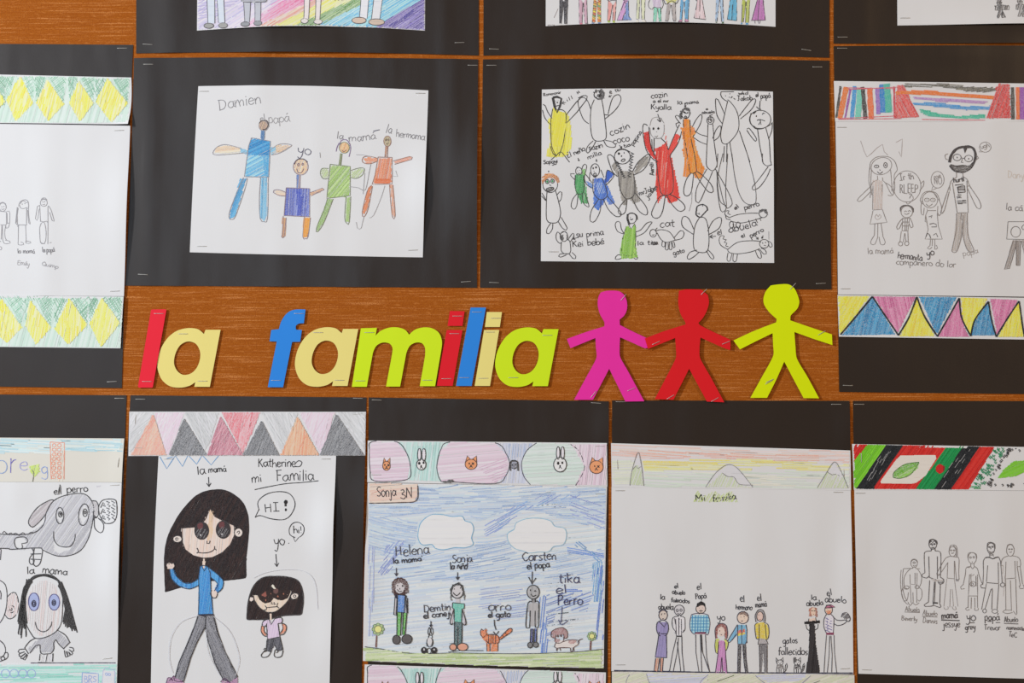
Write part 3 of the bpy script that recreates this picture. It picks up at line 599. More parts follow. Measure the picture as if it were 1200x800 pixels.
# ---- E: family of four
fE = (220,120,4)
pE = (150,146,152)
D(E_w,'handwriting',fE,(128,126,130),.8).T('Damien',148,35,350,14-10,30,.07).pen((150,148,150),.8).T('el',340,88,366,84,16).T('papá',378,98,480,90,24,.07).pen((128,126,130),.8).T('la',698,168,730,172,20).T('mamá',755,186,885,172,22,.08).T('la',928,140,956,148,22).T('hermama',975,160,1112,178,20,.08).pen((96,94,110),1).T('yo',514,240,580,244,28,.05).l(870,135,900,128).done()
d = D(E_w,'drawn_person',fE,pE,.8)
d.hatch([(58,150,204),(80,166,214),(40,136,196)],(300,168,388,182,384,250,282,245,288,200),25,1.4,1.6,10,.5,.2).hatch([(120,190,222),(86,170,214),(150,204,228)],(282,245,384,250,378,350,268,348),28,1.5,1.5,10,.5,.3).hatch([(70,160,208)],(355,250,384,250,380,350,358,345),85,1.4,1.3,8,.4,.3)
d.hatch([(60,150,200),(84,168,212)],(246,358,276,356,222,536,198,545,200,520),65,1.2,1.3,10,.3,.3).hatch([(130,190,220),(90,168,210)],(345,352,372,352,374,530,356,556,340,540),88,1.3,1.2,10,.3,.4)
d.hatch([(240,216,190),(236,200,166)],(125,235,135,210,180,200,250,215,252,235,180,244),5,1.4,1.2,5,.3,.5).hatch([(232,196,160)],(388,222,420,200,485,202,440,230,398,240),18,1.3,1.2,5,.3,.4).hatch([(130,190,220)],(245,215,282,225,278,245,250,236),30,1.2,1.1,8,.2,.3).hatch([(130,190,220)],(386,215,412,205,415,232,392,248),30,1.2,1.1,8,.2,.3)
d.hatch([(196,168,140),(180,150,130)],d.epts(355,110,20,22),70,1.2,1.2,8,.2,.3).hatch([(70,120,170)],(346,132,360,132,358,178,344,178),85,1,1.1,8,.2,.3)
d.pl(300,166,388,182,380,350,266,348,286,205).q(250,215,180,198,140,208,118,235,130,246,180,244,278,236).q(388,225,420,200,450,194,488,200,470,215,430,238,392,246).q(262,352,240,400,200,500,194,540,206,548,225,530,270,400,280,355).q(342,352,336,450,340,545,358,558,374,540,378,352).e(356,110,22,24).l(352,134,350,170).l(362,134,360,172)
d.pen((80,66,60),1.1).q(336,100,345,88,370,86,378,105,368,125,352,128); d.done()
d = D(E_w,'drawn_person',fE,(140,120,130),.8)
d.hatch([(70,84,176),(90,106,190),(120,134,204)],(464,402,570,404,570,535,456,530),86,1.3,1.3,12,.4,.4).hatch([(64,80,176)],(512,404,536,404,534,530,514,530),86,1.2,1.3,8,.4,.2)
d.hatch([(236,200,160),(228,188,150)],d.epts(530,300,32,38),70,1.3,1.2,6,.2,.4).hatch([(206,160,120)],(445,540,462,540,456,628,442,630),85,1,1.2,8,.3,.2).hatch([(232,164,74),(224,150,60)],(545,540,574,540,562,632,540,632),85,1,1.3,8,.3,.2)
d.hatch([(232,204,180)],(404,415,430,412,460,420,458,436,420,434),0,1.2,1.1,6,.2,.4).hatch([(220,176,140)],(572,425,636,404,634,414,578,436),15,1.1,1.1,6,.2,.3).hatch([(90,120,180),(200,170,160)],(512,340,528,340,526,400,512,400),85,1,1.1,8,.2,.3)
d.pl(462,400,572,404,572,536,452,530).e(530,302,35,38).q(460,422,430,410,404,412,402,422,430,436,458,438).l(572,424,632,402,640,408,578,438).l(512,342,512,400).l(528,342,526,400).q(448,532,446,620,440,628,452,630,462,540).q(548,532,540,630,552,638,564,630,576,540)
d.pen((66,60,76),1).q(500,290,515,268,545,266,562,280).pen((100,70,110),.8).e(520,292,5,6).e(540,290,4,5).q(512,310,518,330,535,328,545,310); d.done()
d = D(E_w,'drawn_person',fE,(120,130,100),.8)
d.hatch([(160,196,100),(178,208,124),(148,188,90)],(670,296,760,300,758,440,656,448),50,1.3,1.3,10,.4,.4).hatch([(190,210,150)],d.epts(644,332,18,24),60,1.4,1.1,8,.2,.5).hatch([(190,210,150)],(764,350,770,325,800,310,826,312,810,345,780,356),50,1.4,1.1,8,.2,.5).hatch([(150,184,110)],(655,452,680,452,640,560,610,604,606,590),62,1.2,1.1,8,.2,.4).hatch([(160,192,110)],(742,445,762,445,758,560,742,560),85,1.2,1.1,8,.2,.4)
d.hatch([(238,190,140),(232,176,120)],d.epts(734,212,22,26),70,1.2,1.2,8,.2,.4).hatch([(130,140,100)],(714,240,724,240,716,296,708,296),85,1,1.1,8,.2,.3)
d.pl(668,290,762,300,762,436,652,450).q(660,310,630,310,622,335,636,358,660,356).q(762,320,800,308,828,310,818,340,790,356,764,352).q(655,452,640,500,604,590,610,606,640,560,682,452).q(742,442,736,540,746,566,758,560,764,440).l(716,238,708,296).l(724,240,718,296).e(734,212,24,26)
d.pen((120,96,140),.9).q(712,200,720,178,745,176,760,196).q(710,190,700,210,696,230).q(758,190,764,215,756,255).pen((110,80,80),.8).q(722,222,732,232,744,222).pen((150,148,150),.6).l(620,235,622,260).q(762,395,800,400,832,410,850,330,858,290); d.done()
d = D(E_w,'drawn_person',fE,(150,110,96),.8)
d.hatch([(226,140,96),(232,156,116),(216,124,84)],(896,262,954,262,956,375,872,378),80,1.3,1.3,10,.3,.4).hatch([(214,110,60)],(880,360,950,360,950,380,876,380),0,1.2,1.3,8,.3,.2).hatch([(226,150,110)],(824,262,850,256,892,264,888,278,836,286),0,1.2,1.2,8,.2,.4).hatch([(224,150,120)],(966,275,1050,255,1052,265,972,284),12,1.1,1.1,8,.2,.4)
d.hatch([(222,134,84)],(848,400,864,388,842,500,826,524,820,515),70,1.2,1.3,8,.2,.3).hatch([(226,156,120)],(950,385,964,385,972,530,962,538),88,1.2,1.1,8,.2,.4).hatch([(186,170,130)],d.epts(935,182,16,24),70,1.2,1.2,8,.2,.4).hatch([(190,140,110)],(928,208,936,208,932,256,926,256),85,1,1,8,.2,.3)
d.pl(892,256,958,258,958,382,864,384,878,340).q(890,262,850,252,822,258,820,280,850,288,888,276).l(962,275,1040,254,1054,258,1050,268,970,290).q(862,388,840,420,818,515,826,536,845,500,866,392).q(946,386,950,450,960,538,972,536,970,480,962,388).e(936,182,17,25).l(928,206,924,256).l(938,206,936,256)
d.pen((100,80,70),.8).e(930,176,3,4).e(941,175,3,4).q(928,192,936,196,942,190).pen((165,163,165),.6).q(924,390,905,450,870,530,850,540).q(826,536,820,560,812,590,796,590,790,560).l(958,290,960,345,984,348,975,320).l(790,245,820,246,860,254).l(830,330,822,430); d.done()

# ---- F: the crowd (black marker outlines, coloured dresses)
fa, fb, fc, fz, fm = (620,90,8), (760,90,8), (620,190,6.667), (760,180,6.153), (690,150,7.273)
def F_(fr, w=.95, name='drawn_person', pen=(46,42,42)): return D(F_w, name, fr, pen, w)
YL = [(226,218,60),(232,224,90),(216,208,50)]
d = F_(fa)
d.hatch(YL,(225,290,290,330,345,340,375,400,395,640,330,740,250,745,165,740,195,640,200,560,180,400,215,380),84,1.5,1.9,8,1.5,.3,curve=True).hatch(YL,(235,320,330,340,350,480,320,640,240,640,215,480),80,1.4,1.7,8,1,.2)
d.q(222,300,205,400,205,560,215,660,255,745).q(260,310,310,310,345,350,340,480,320,620,280,740).q(215,390,175,330,150,270,130,258).q(125,310,150,390,208,455).l(345,360,440,240,510,175).l(355,430,450,330,530,225).q(255,740,300,705,370,790,380,800).l(205,780,250,740).q(200,650,225,720,245,735)
d.pen(K,2.6).pl(222,195,262,188,302,205,290,275,262,335,240,280); d.pen(K,1).dot(248,228,4).dot(272,225,4).l(262,235,270,245,258,244).l(252,275,280,268); d.pen((80,78,78),.8).arrow(345,240,305,250,30).done()
d = F_(fa)
d.q(610,215,580,300,575,450,590,560,620,598,660,603,710,590,724,540,710,400,695,290,680,215).q(580,310,550,230,510,195,470,205,458,240,470,300,510,400,560,440).q(740,350,770,230,800,180,840,170,860,200,850,250,800,320,712,395).q(600,600,550,650,535,700,550,715,590,670,625,605).q(700,600,730,650,790,662,812,645,780,610,715,596).l(705,355,750,360).q(460,200,510,178,545,185,530,230)
d.pen(K,1.2).e(655,170,48,38).hatch((40,36,38),(600,150,640,108,680,118,705,150,700,200,680,212,668,170,640,125),60,.8,1.2).hatch((60,56,58),(615,180,640,200,700,190,680,214,640,212),0,.9,1).pen(K,1.2).dot(632,152,5).dot(675,152,5).l(640,170,672,168,668,188,640,186,640,172).l(650,180,670,176); d.done()
d = F_(fm)
d.hatch([(222,58,46),(230,70,56),(212,50,40)],(566,180,660,130,700,240,770,560,775,600,740,620,690,640,640,560,590,640,570,500,575,300),84,1.2,1.5,10,1,.15).hatch([(240,120,100)],(590,200,640,190,680,500,620,520),86,4,1,14,1,.4)
d.hatch([(214,48,40)],(468,40,512,30,520,130,570,250,590,285,550,255,500,190,472,110),80,1,1.4,8,.5,.15).hatch([(222,60,48)],(676,190,740,50,776,70,740,150,690,235),60,1,1.4,8,.8,.2).hatch([(232,96,84)],(640,30,660,80,672,190,650,120),80,2,.9,8,.5,.4)
d.q(500,-20,470,-35,458,0,466,80,490,190,540,260,590,290).q(512,-10,515,60,530,160,570,245).l(570,250,590,420,606,530).q(606,530,620,560,650,575,695,560,718,520,716,380,690,235).q(676,190,730,60,772,-30).q(690,235,760,130,790,30).q(648,575,600,590,545,690,534,740,560,768,600,760,630,700,650,580).q(665,575,700,640,760,705,800,705,820,680,800,640,740,590,690,565)
d.l(615,88,655,125,676,185).l(536,95,540,200).l(556,88,553,230).pen((150,146,146),.7).q(520,0,530,60,570,90,620,80,640,30,640,-30).q(520,-20,540,-80,600,-90,640,-40).pen(K,1).dot(550,6,10).dot(592,4,10).pen((120,116,116),.7).q(562,68,574,80,586,64).l(575,30,578,34).l(556,88,620,88); d.done()
OR = [(236,136,36),(240,148,50),(230,128,30)]
d = F_(fm)
d.hatch(OR,(785,0,880,0,900,130,930,230,985,350,955,430,905,420,890,385,860,390,830,420,806,405,820,300,800,190,812,130),84,1.1,1.4,9,1,.2).hatch(OR,(868,-20,900,10,905,50,880,75),60,1.2,1.2,9,1,.3)
d.l(808,60,830,180,860,375).q(860,375,880,388,915,375,918,360,900,230,868,80,862,-30).q(868,385,830,440,808,520,812,565,835,580,865,560,880,500,892,385).q(905,385,950,460,1020,545,1060,540,1040,480,975,410,920,370); d.done()
d = F_(fb)
d.hatch(OR,(325,400,380,395,390,560,330,640,320,520),84,1.1,1.4,8,.5,.2).hatch(OR,(400,480,430,480,430,530,405,560),60,1.2,1.2)
d.q(300,440,265,400,250,370,262,360,290,375).q(290,430,255,440,270,480).q(395,500,440,410,485,355,500,375,480,450,410,570).l(325,400,332,560).l(385,405,395,520)
d.pen(K,1.1).e(345,345,40,48).hatch((36,32,34),(285,370,300,320,345,285,385,300,390,350,372,320,335,310,315,350,310,395,292,400),60,.8,1.2).pen(K,1.1).dot(338,342,5).dot(362,338,5).e(346,378,9,9).q(325,335,338,330,350,345,372,335); d.done()
# small girl
d = F_(fb)
d.q(555,445,552,560,545,660,540,800).q(600,445,608,520,612,600,640,800).q(552,560,480,540,420,500).q(545,635,480,610,415,565).q(600,580,630,500,665,460,680,480,660,560,612,600).pen((60,56,56),.9)
d.e(578,410,34,36).e(576,412,18,18).e(584,405,8,10).hatch((60,56,58),(545,400,560,375,600,375,615,400,600,385,570,385,555,405),40,.9,1).l(570,360,580,385).l(570,365,600,355); d.fr(*fz); d.q(415,50,420,95,460,125,490,90,495,50).q(420,110,350,240,338,330,350,350,375,335,460,130).q(480,110,560,250,600,340,595,375,550,375,490,130); d.done()
# uncoloured tall relative
d = F_(fb)
d.q(740,230,715,340,690,450,675,540,685,610,710,630,740,625,790,580,840,500,845,400,820,310,770,240,740,215).q(715,360,690,300,650,215,630,205,626,240,640,360,690,440).q(848,370,900,300,970,215,1000,210,1000,240,960,310,860,395).q(680,140,675,165,690,200,725,225,745,232).l(680,140,800,140)
d.l(735,625,730,800).l(710,650,700,800).l(760,610,790,800).l(850,505,950,800); d.pen(K,1).dot(720,180,5).dot(762,160,5).dot(755,190,4).l(770,200,785,185).l(795,200,812,212)
d.fr(*fz); d.pen((70,66,66),.8).l(498,0,492,100).q(535,0,495,180,500,300,520,410,545,415,560,380,555,250,570,0).q(490,120,510,330,560,375).q(600,0,620,160,650,280,690,350,740,370,772,350,765,220,710,0); d.done()
d = F_(fb)
d.e(1045,400,100,86).q(975,460,1000,485,1060,488,1140,450,1160,425).q(960,340,950,400,965,450,1000,470).l(1020,485,1040,640,1070,800).l(1098,480,1130,600,1140,800).q(920,490,940,480,1000,560,1012,595,1000,605,960,560,920,500).q(1158,430,1155,500,1125,580)
d.pen(K,1.8).l(980,345,1005,322).pen(K,1).dot(1010,370,7).q(1065,355,1075,340,1090,345).q(1015,410,1045,400,1090,415).l(1045,405,1050,430).l(1030,450,1045,425,1055,450).l(1055,320,1040,290,1045,225).l(1010,280,1040,310)
d.fr(*fz).pen((60,56,56),.9).q(820,0,820,60,850,90,885,80).q(880,60,885,85,915,105).q(860,95,790,190,748,240,755,262,800,240,850,170,875,110); d.done()
# ginger head, left edge
d = F_(fc)
d.e(165,175,58,62).q(140,230,135,320,138,450,180,475,225,465,245,410,240,350,215,250,200,215).q(135,300,100,240,95,225).l(98,265,130,300).q(215,260,240,230,255,235,250,290,230,310).q(170,475,140,520,138,555,160,555,182,520,185,478).q(225,460,260,515,290,530,298,515,250,430)
d.hatch([(206,130,50),(180,110,50)],(100,170,98,120,130,90,190,92,230,120,240,160,225,165,200,125,150,120,118,150),30,1,1.3).hatch((90,90,90),(132,205,180,195,195,185,190,205,150,228,135,222),20,1.2,1).pen(K,1).e(142,152,15,16).e(182,148,15,16).pen((60,150,90),1.5).dot(142,152,9).dot(182,148,9).pen(K,.9).dot(143,152,3).dot(183,149,3).e(162,212,32,14,-.3).l(158,178,172,182); d.done()
GN = [(70,160,90),(90,172,104),(54,146,80)]
d = F_(fc,.85)
d.hatch(GN,(365,95,425,100,440,180,462,320,410,320,380,260,360,220),82,1.1,1.3,10,1,.25).hatch([(120,186,90)],(415,60,440,50,438,100,420,100),70,1.1,1.2)
d.e(388,70,25,30).q(362,110,360,200,385,250,420,240,432,190,425,110).q(360,140,325,105,325,90,355,92).q(415,90,415,40,435,15,450,25,445,60,432,110).q(375,245,340,290,328,345,350,368,372,340,382,250).q(415,245,425,320,462,350,465,330,435,240).dot(378,68,3).dot(396,66,3).q(380,85,388,90,396,84).l(360,100,356,180).l(370,40,388,38); d.done()
BL = [(60,110,200),(76,126,212),(50,96,186)]
d = F_(fc,.9)
d.hatch(BL,(510,130,570,125,620,200,670,320,625,330,600,290,575,330,540,375,505,340,505,240),70,1.1,1.4,12,1,.25).hatch([(44,90,190)],(585,170,612,60,662,95,620,150),60,1,1.3,10,.5,.15).hatch([(90,140,214)],(450,150,500,175,498,208,460,190),30,1.1,1.2).hatch([(150,176,220)],(520,160,570,160,590,240,540,250),70,2,1,10,.5,.5)
d.e(515,62,35,50).q(500,130,500,230,540,285,580,290,610,260,600,200,570,125).l(475,80,470,145).l(560,60,585,120).q(498,205,450,175,432,130,440,95,490,160).q(600,180,600,120,612,62,662,98,640,140,600,180).q(545,288,490,370,475,440,485,465,515,460,555,380,560,295).q(580,290,620,370,680,425,718,415,700,370,610,265)
d.pen(K,1).dot(500,48,7).dot(522,42,8).dot(506,72,4).e(514,96,10,12).q(500,112,515,118,528,108); d.done()
GY = [(146,142,136),(162,158,150),(132,128,122)]
d = F_(fm)
d.hatch(GY,(250,370,380,370,400,480,430,620,380,640,340,590,310,660,285,650,260,520),84,1.2,1.5,10,1,.25).hatch(GY,(190,320,225,290,250,350,250,420),60,1.2,1.3,8,.5,.3).hatch(GY,(385,370,420,300,480,240,510,245,500,300,400,395),48,1.2,1.4,8,.5,.25)
d.e(285,245,68,62).q(250,370,262,500,300,590,340,604,385,570,392,480,380,390).q(245,415,200,370,165,270,160,235,185,228,210,250).l(210,250,240,330).q(370,375,420,290,500,225,522,235,510,290,460,360,385,400).q(322,604,270,660,250,710,270,738,310,715,325,610).q(365,590,420,700,480,742,500,720,480,660,390,550)
for x0,y0,x1,y1 in ((235,285,300,415),(370,215,345,410)):
    for k in range(9): t=k/8; d.pen(K,1.3).l(x0+(x1-x0)*t-14,y0+(y1-y0)*t-6,x0+(x1-x0)*t+14,y0+(y1-y0)*t+8,x0+(x1-x0)*t-8,y0+(y1-y0)*t+12)
d.dot(255,218,10).dot(300,212,6).dot(278,240,6).pen(K,1).e(292,275,18,10,-.4).q(222,215,250,185,300,180,350,205); d.done()
d = F_(fc,.85)
d.e(272,580,30,40).hatch((40,36,38),(245,575,262,565,268,590,260,612,246,600),70,.9,1.2).hatch((40,36,38),(295,565,305,580,302,605,292,600),70,.9,1.2).q(252,620,250,690,275,715,310,715,325,690,318,620,300,600).q(250,590,240,560,222,545,210,570,215,610,240,635,255,630).q(300,610,340,555,350,575,320,625).q(300,715,240,718,230,735,245,742,290,725).q(310,712,340,750,362,752,365,735,335,705).q(258,552,275,540,295,555).arrow(375,590,340,600,22).dot(265,572,2).dot(280,572,2); d.done()
LG_ = [(140,190,70),(156,202,84),(126,180,60)]
d = F_(fc,.9)
d.hatch(LG_,(765,500,800,525,828,490,832,650,845,740,790,750,720,750,710,700,730,600),84,1.1,1.4,10,1,.25)
d.e(800,438,38,42).q(760,500,730,600,722,680,740,725,790,730,820,700,832,600,828,490).l(770,470,795,525,825,480).q(735,560,690,540,672,490,685,465,710,470,720,520,742,560).q(830,545,870,530,920,475,960,468,945,490,900,550,836,582).q(740,725,690,725,672,755,700,758,765,732).q(800,730,830,758,848,748,820,715).pen(K,2.4).l(770,405,768,440,782,490).pen(K,1.1).q(765,420,785,400,820,402,842,420,845,450).q(788,445,798,450,810,444).dot(792,432,3); d.done()
d = F_(fz)
d.q(370,455,335,520,322,620,330,690,370,712,420,705,435,640,430,540,410,470,375,455).q(325,545,290,470,255,452,238,480,248,530,322,582).q(425,560,460,490,510,458,526,480,505,540,430,585).q(350,695,300,710,278,745,290,762,330,740,365,708).q(415,700,450,755,470,755,462,730,425,690)
d.pen(K,1.5).q(345,410,350,380,390,366,420,385,424,410).l(424,405,380,452).q(345,405,342,440,365,458,385,455).pen(K,.9).l(352,432,368,440,362,425).dot(380,408,2).l(385,365,390,380).arrow(485,595,440,600,26); d.done()
d = F_(fz,.85,'drawn_dog')
d.q(580,462,640,440,720,430,790,430).q(590,485,660,500,740,485,820,460).e(825,432,30,30).hatch((36,32,34),(795,410,820,400,850,405,858,440,840,430,830,415,800,425),40,.9,1.2).q(580,460,550,440,555,415,580,412,570,430,590,440).q(555,440,560,470,590,475).e(597,512,16,24).e(645,515,16,24).l(770,470,785,500).l(800,465,810,485).dot(820,432,3).done()
d = F_(fz,.85,'drawn_dog')
d.q(570,690,640,640,730,628,800,632,810,640).q(570,690,580,712,640,722,730,710,800,685).e(832,650,34,32).q(862,630,885,645,890,670,875,675,862,655).q(570,690,520,660,508,620,520,592,545,595,535,615,560,620,545,640,565,645,555,665,575,670).q(572,715,565,765,585,775,600,722).q(610,722,608,772,630,775,640,722).q(768,700,790,750,812,750,805,710,785,690).q(800,690,830,725,848,722,840,695,810,680).dot(822,645,4).dot(842,642,4).l(830,660,845,664).arrow(765,590,790,618,16).arrow(825,590,815,612,12).done()
d = F_(fz,.85,'drawn_cat')
d.q(48,560,90,548,150,565,190,620).q(60,570,90,620,130,640,185,625).e(32,574,24,28).q(180,610,230,555,255,570,240,610,185,625).q(100,625,95,665,115,670,118,640).q(125,640,120,690,140,690,140,645).q(150,640,150,690,168,685,162,640).q(168,635,180,680,190,670,180,632).dot(24,572,2).dot(40,570,2).q(24,584,32,590,40,582).l(45,555,62,535).done()
d = F_(fa,.9,'handwriting',(70,66,66))
d.T('Rommonir',135,182,300,160,16).T('H',455,165,480,150,16).T('el tio',758,165,858,132,24).T('ill',350,235,420,205,20).arrow(775,175,745,190,20)
d.pen((50,46,48),.95).T('cozin',765,560,955,478,40).T('coco',790,632,945,600,40).T('El neño',365,762,530,690,28).T('sozin',560,690,695,662,28).T('milla',550,775,685,725,26).T('tia',890,670,955,650,20).T('papina',975,650,1060,520,24,.1).arrow(458,760,468,790,14).arrow(630,770,632,795,12).arrow(845,640,870,670,20)
d.fr(*fb).T('cozin',22,206,180,186,30).T('a el mr',40,245,190,240,18).T('Kyalla',20,305,215,310,30).arrow(85,350,110,425,40).T('la',268,262,318,258,22).T('mamá',345,262,470,250,18,.08).arrow(335,245,345,285,18).T('a',535,312,555,312,14).T('abuela',498,348,620,340,14,.1).T('wkcl',840,166,935,168,18).T('Jakob',830,226,975,220,26).T('el',1005,190,1035,186,22).T('papá',1048,205,1145,196,28)
d.fr(*fc).T('su prima',370,590,585,570,28).T('Kei bebé',340,665,590,638,28).T('la tia',845,650,1000,645,22).T('Sopgyi',112,15,225,5,18).T('mrJohsi',862,262,1000,215,22,.08).dot(152,72,6).T('c',968,88,975,60,10)
d.fr(*fm).T('Amei',555,405,548,290,24,.08).T('josin',500,605,590,500,20,.08)
d.fr(*fz).T('cat',82,532,190,522,32).T('tia',22,660,68,655,18).T('gato',178,735,262,712,20).T('el',495,585,530,582,24).T('el',625,408,655,385,16).T('perro',690,405,800,378,22).T('abuela',580,575,785,520,32).T('el',668,608,698,600,16).T('perro',735,610,832,556,20).pen((140,136,136),.6).l(312,280,310,350,292,415).l(865,560,866,620)
d.done()

# ---- G: triangles strip, stripes strip, pencil family
fg = (970,300,4.443)
d = D(G_l,'triangle_pattern',fg,(28,34,40),1.7)
Y_, B_, P_ = [(246,222,40),(240,214,30),(250,232,90)], [(40,140,190),(60,156,204),(24,124,176)], [(208,110,160),(220,136,178),(196,96,148)]
tris = [(Y_,(55,210,218,208,70,400,52,400),60),(B_,(232,215,350,408,75,412),75),(P_,(240,210,455,212,362,400),-75),(Y_,(462,218,552,416,375,418),80),(B_,(475,212,668,214,565,405),76),(P_,(683,225,710,380,732,420,575,420),80),(Y_,(695,215,830,220,760,350,738,405,700,320),84),(B_,(832,240,870,412,748,412,765,340),80),(P_,(845,222,985,228,930,330,880,405),78),(Y_,(992,240,1015,420,885,420,930,340),80)]
for k in (1, 2): tris += [(c, tuple(v+(1010-60)*1 if i % 2 == 0 else v+6 for i, v in enumerate(q)), a) for c, q, a in tris[1:5]] if k == 1 else []
for c, q, a in tris: d.hatch(c, q, a, 1.3, 1.8, 8, .2, .4, frag=30).hatch(c, q, a+d.r.uniform(-10,10), 2.6, 1.2, 12, .2, .3, frag=18, drop=.35)
for q in ((58,416,140,320,230,210,290,300,365,412),(365,412,420,320,462,212,500,310,568,418),(568,418,620,330,683,218,695,320,742,416),(742,416,765,330,835,236,850,330,875,420),(875,420,930,330,994,234,1010,350,1022,420),(1022,420,1090,320,1180,214,1240,300,1315,418)): d.pen((28,34,40),1.7,.05).q(*q[:6]).q(*q[4:])
d.done()
fg = (960,0,5)
d = D(G_t,'stripe_pattern',fg,(60,56,50),1.5,)
d.g=.4
for c, q, w in (((70,66,60),(122,505,98,690),1.6),((222,120,50),(155,510,118,695),4),((150,80,160),(180,520,150,690),1.4),((60,150,210),(205,505,188,700),3),((110,200,180),(235,520,224,700),4.5),((60,58,56),(250,510,268,695),3),((226,110,50),(292,515,302,700),4),((150,110,190),(338,520,345,670),3.5),((40,130,200),(365,495,372,660),4.6),((70,180,160),(392,492,405,660),5),((200,60,80),(435,508,438,690),1.2)):
    d.pen(c, w*1.4, .3); d.q(q[0],q[1],(q[0]+q[2])/2+4,(q[1]+q[3])/2,q[2],q[3]).q(q[0]+4,q[1]+3,(q[0]+q[2])/2,(q[1]+q[3])/2,q[2]+3,q[3]-6)
d.pen((210,70,90),.8,.4).l(160,515,440,520).l(170,525,480,510).l(110,695,440,680).l(110,700,480,695).l(440,690,580,685).l(600,700,970,705)
d.hatch([(208,50,50),(216,70,66),(226,100,96)],(460,500,495,505,582,684,440,690,450,560),-62,1.4,1.5,10,1,.4)
d.hatch([(120,114,90),(90,86,72)],(480,495,720,488,840,505,1040,520,1050,535,860,535,700,510,500,512),-3,1.5,1.2,12,1,.5,frag=30).hatch([(90,86,76)],(820,510,1050,515,1000,540,850,535),10,1.4,1.3,10,1,.4,frag=18)
d.hatch([(230,120,40)],(450,535,640,532,800,550,1030,565,1020,585,850,572,640,556,450,552),-4,1.2,1.6,8,1,.3).hatch([(176,130,190)],(550,570,800,580,980,595,960,610,700,596,555,580),-4,1.3,1.4,8,1,.5)
d.hatch([(70,150,210)],(540,600,700,604,850,622,1000,622,1000,640,860,645,700,626,560,612),-3,1.2,1.5,8,1,.4).hatch([(60,180,150)],(590,640,700,665,820,680,970,670,965,692,800,696,640,680,590,655),-4,1.3,1.6,8,1,.35)
d.hatch([(208,50,50),(216,70,66)],(1040,490,1110,495,1120,690,970,692,1010,600),70,1.6,1.6,10,1,.4)
for c, x, w in (((70,66,60),1130,3),((226,110,50),1160,3),((150,80,170),1185,4),((60,150,210),1215,4),((110,200,180),1245,4),((60,58,56),1280,3),((226,110,50),1320,4),((40,130,200),1370,4),((70,180,160),1420,5)): d.pen(c,w*1.35,.3); d.l(x,512,x+3,700)
d.done()
fg = (970,150,4.704)
PG_ = (134,126,122)
def Gp(fn, nm='drawn_person', pen=PG_, w=.75): d = D(G_w,nm,fg,pen,w); fn(d); d.done()
def g1_(d):
    d.hatch([(206,190,182)],(248,285,300,290,298,450,250,450),86,1.6,1,5,.2,.5)
    d.e(295,210,58,46,-.35).q(232,230,235,190,270,160,330,158,365,180,378,210).q(230,215,225,290,235,340,232,385).q(372,190,382,230,365,260,368,330,355,372,330,370).q(240,230,236,300,242,370).q(345,230,350,290,352,350).l(300,272,302,290).l(272,262,275,285).q(275,285,245,300,236,320,170,385,164,402,185,400,245,340).q(300,288,318,305,340,350,355,370,362,360,345,320,312,300).l(248,320,246,450).l(300,310,296,450).l(248,452,300,448).l(248,455,232,530,325,520,300,450).l(258,528,256,590).l(275,526,274,600).l(292,525,304,600).q(256,590,236,625,240,640,258,640,275,600).q(282,600,290,640,310,642,316,630,302,595)
    d.pen((90,84,84),.9).e(268,212,13,8).e(317,205,10,15).dot(268,212,3).dot(317,205,5).l(285,228,288,235).q(272,240,286,252,302,240).pen((170,160,156),.6).q(258,490,268,475,275,490,285,475,292,492,270,505,258,490).l(180,70,200,130,215,160,240,140,270,110,300,90,310,130,330,150).l(375,80,410,60,405,160,390,130)
def g2_(d):
    d.pen((84,78,78),1.8).q(402,460,400,440,420,428,450,430,468,445,468,465).pen(PG_,.8).e(434,462,32,32).q(420,462,428,456,434,462).q(440,460,448,454,456,460).q(420,472,434,476,448,468).q(415,495,395,515,378,545,382,558,395,550,408,520).q(452,495,465,525,468,545,458,550,445,525).pl(412,498,450,496,440,568,408,566).l(425,498,424,566).l(438,498,432,566).l(410,518,448,518).l(408,540,444,540).l(404,568,396,630).l(440,568,442,630).l(422,580,415,630).l(424,580,430,628).e(400,638,12,12).e(434,636,12,12)
def g3_(d):
    d.e(562,396,42,44).q(522,420,508,400,525,360,560,348,600,362,615,400).q(520,395,512,430,515,475,525,480,530,440).q(608,390,625,430,622,475,605,480,605,430).e(545,396,14,10).e(578,396,14,10).dot(545,396,3).dot(578,396,3).q(540,418,556,432,575,418).q(545,355,575,350,600,385).l(545,445,548,455,595,455).l(548,455,538,480,552,560,535,612,630,612,608,540,602,470).l(538,480,535,515,545,520).l(605,470,612,480).l(565,615,562,650).l(575,615,574,650).l(588,615,590,650).q(560,650,548,662,560,668,574,655).q(590,650,588,668,604,662,596,645).pen((90,86,86),.9).l(555,490,575,482,568,495).l(560,530,580,525,596,530,598,545,570,545).q(540,600,548,580,560,590,566,608).l(580,590,596,580,605,600)
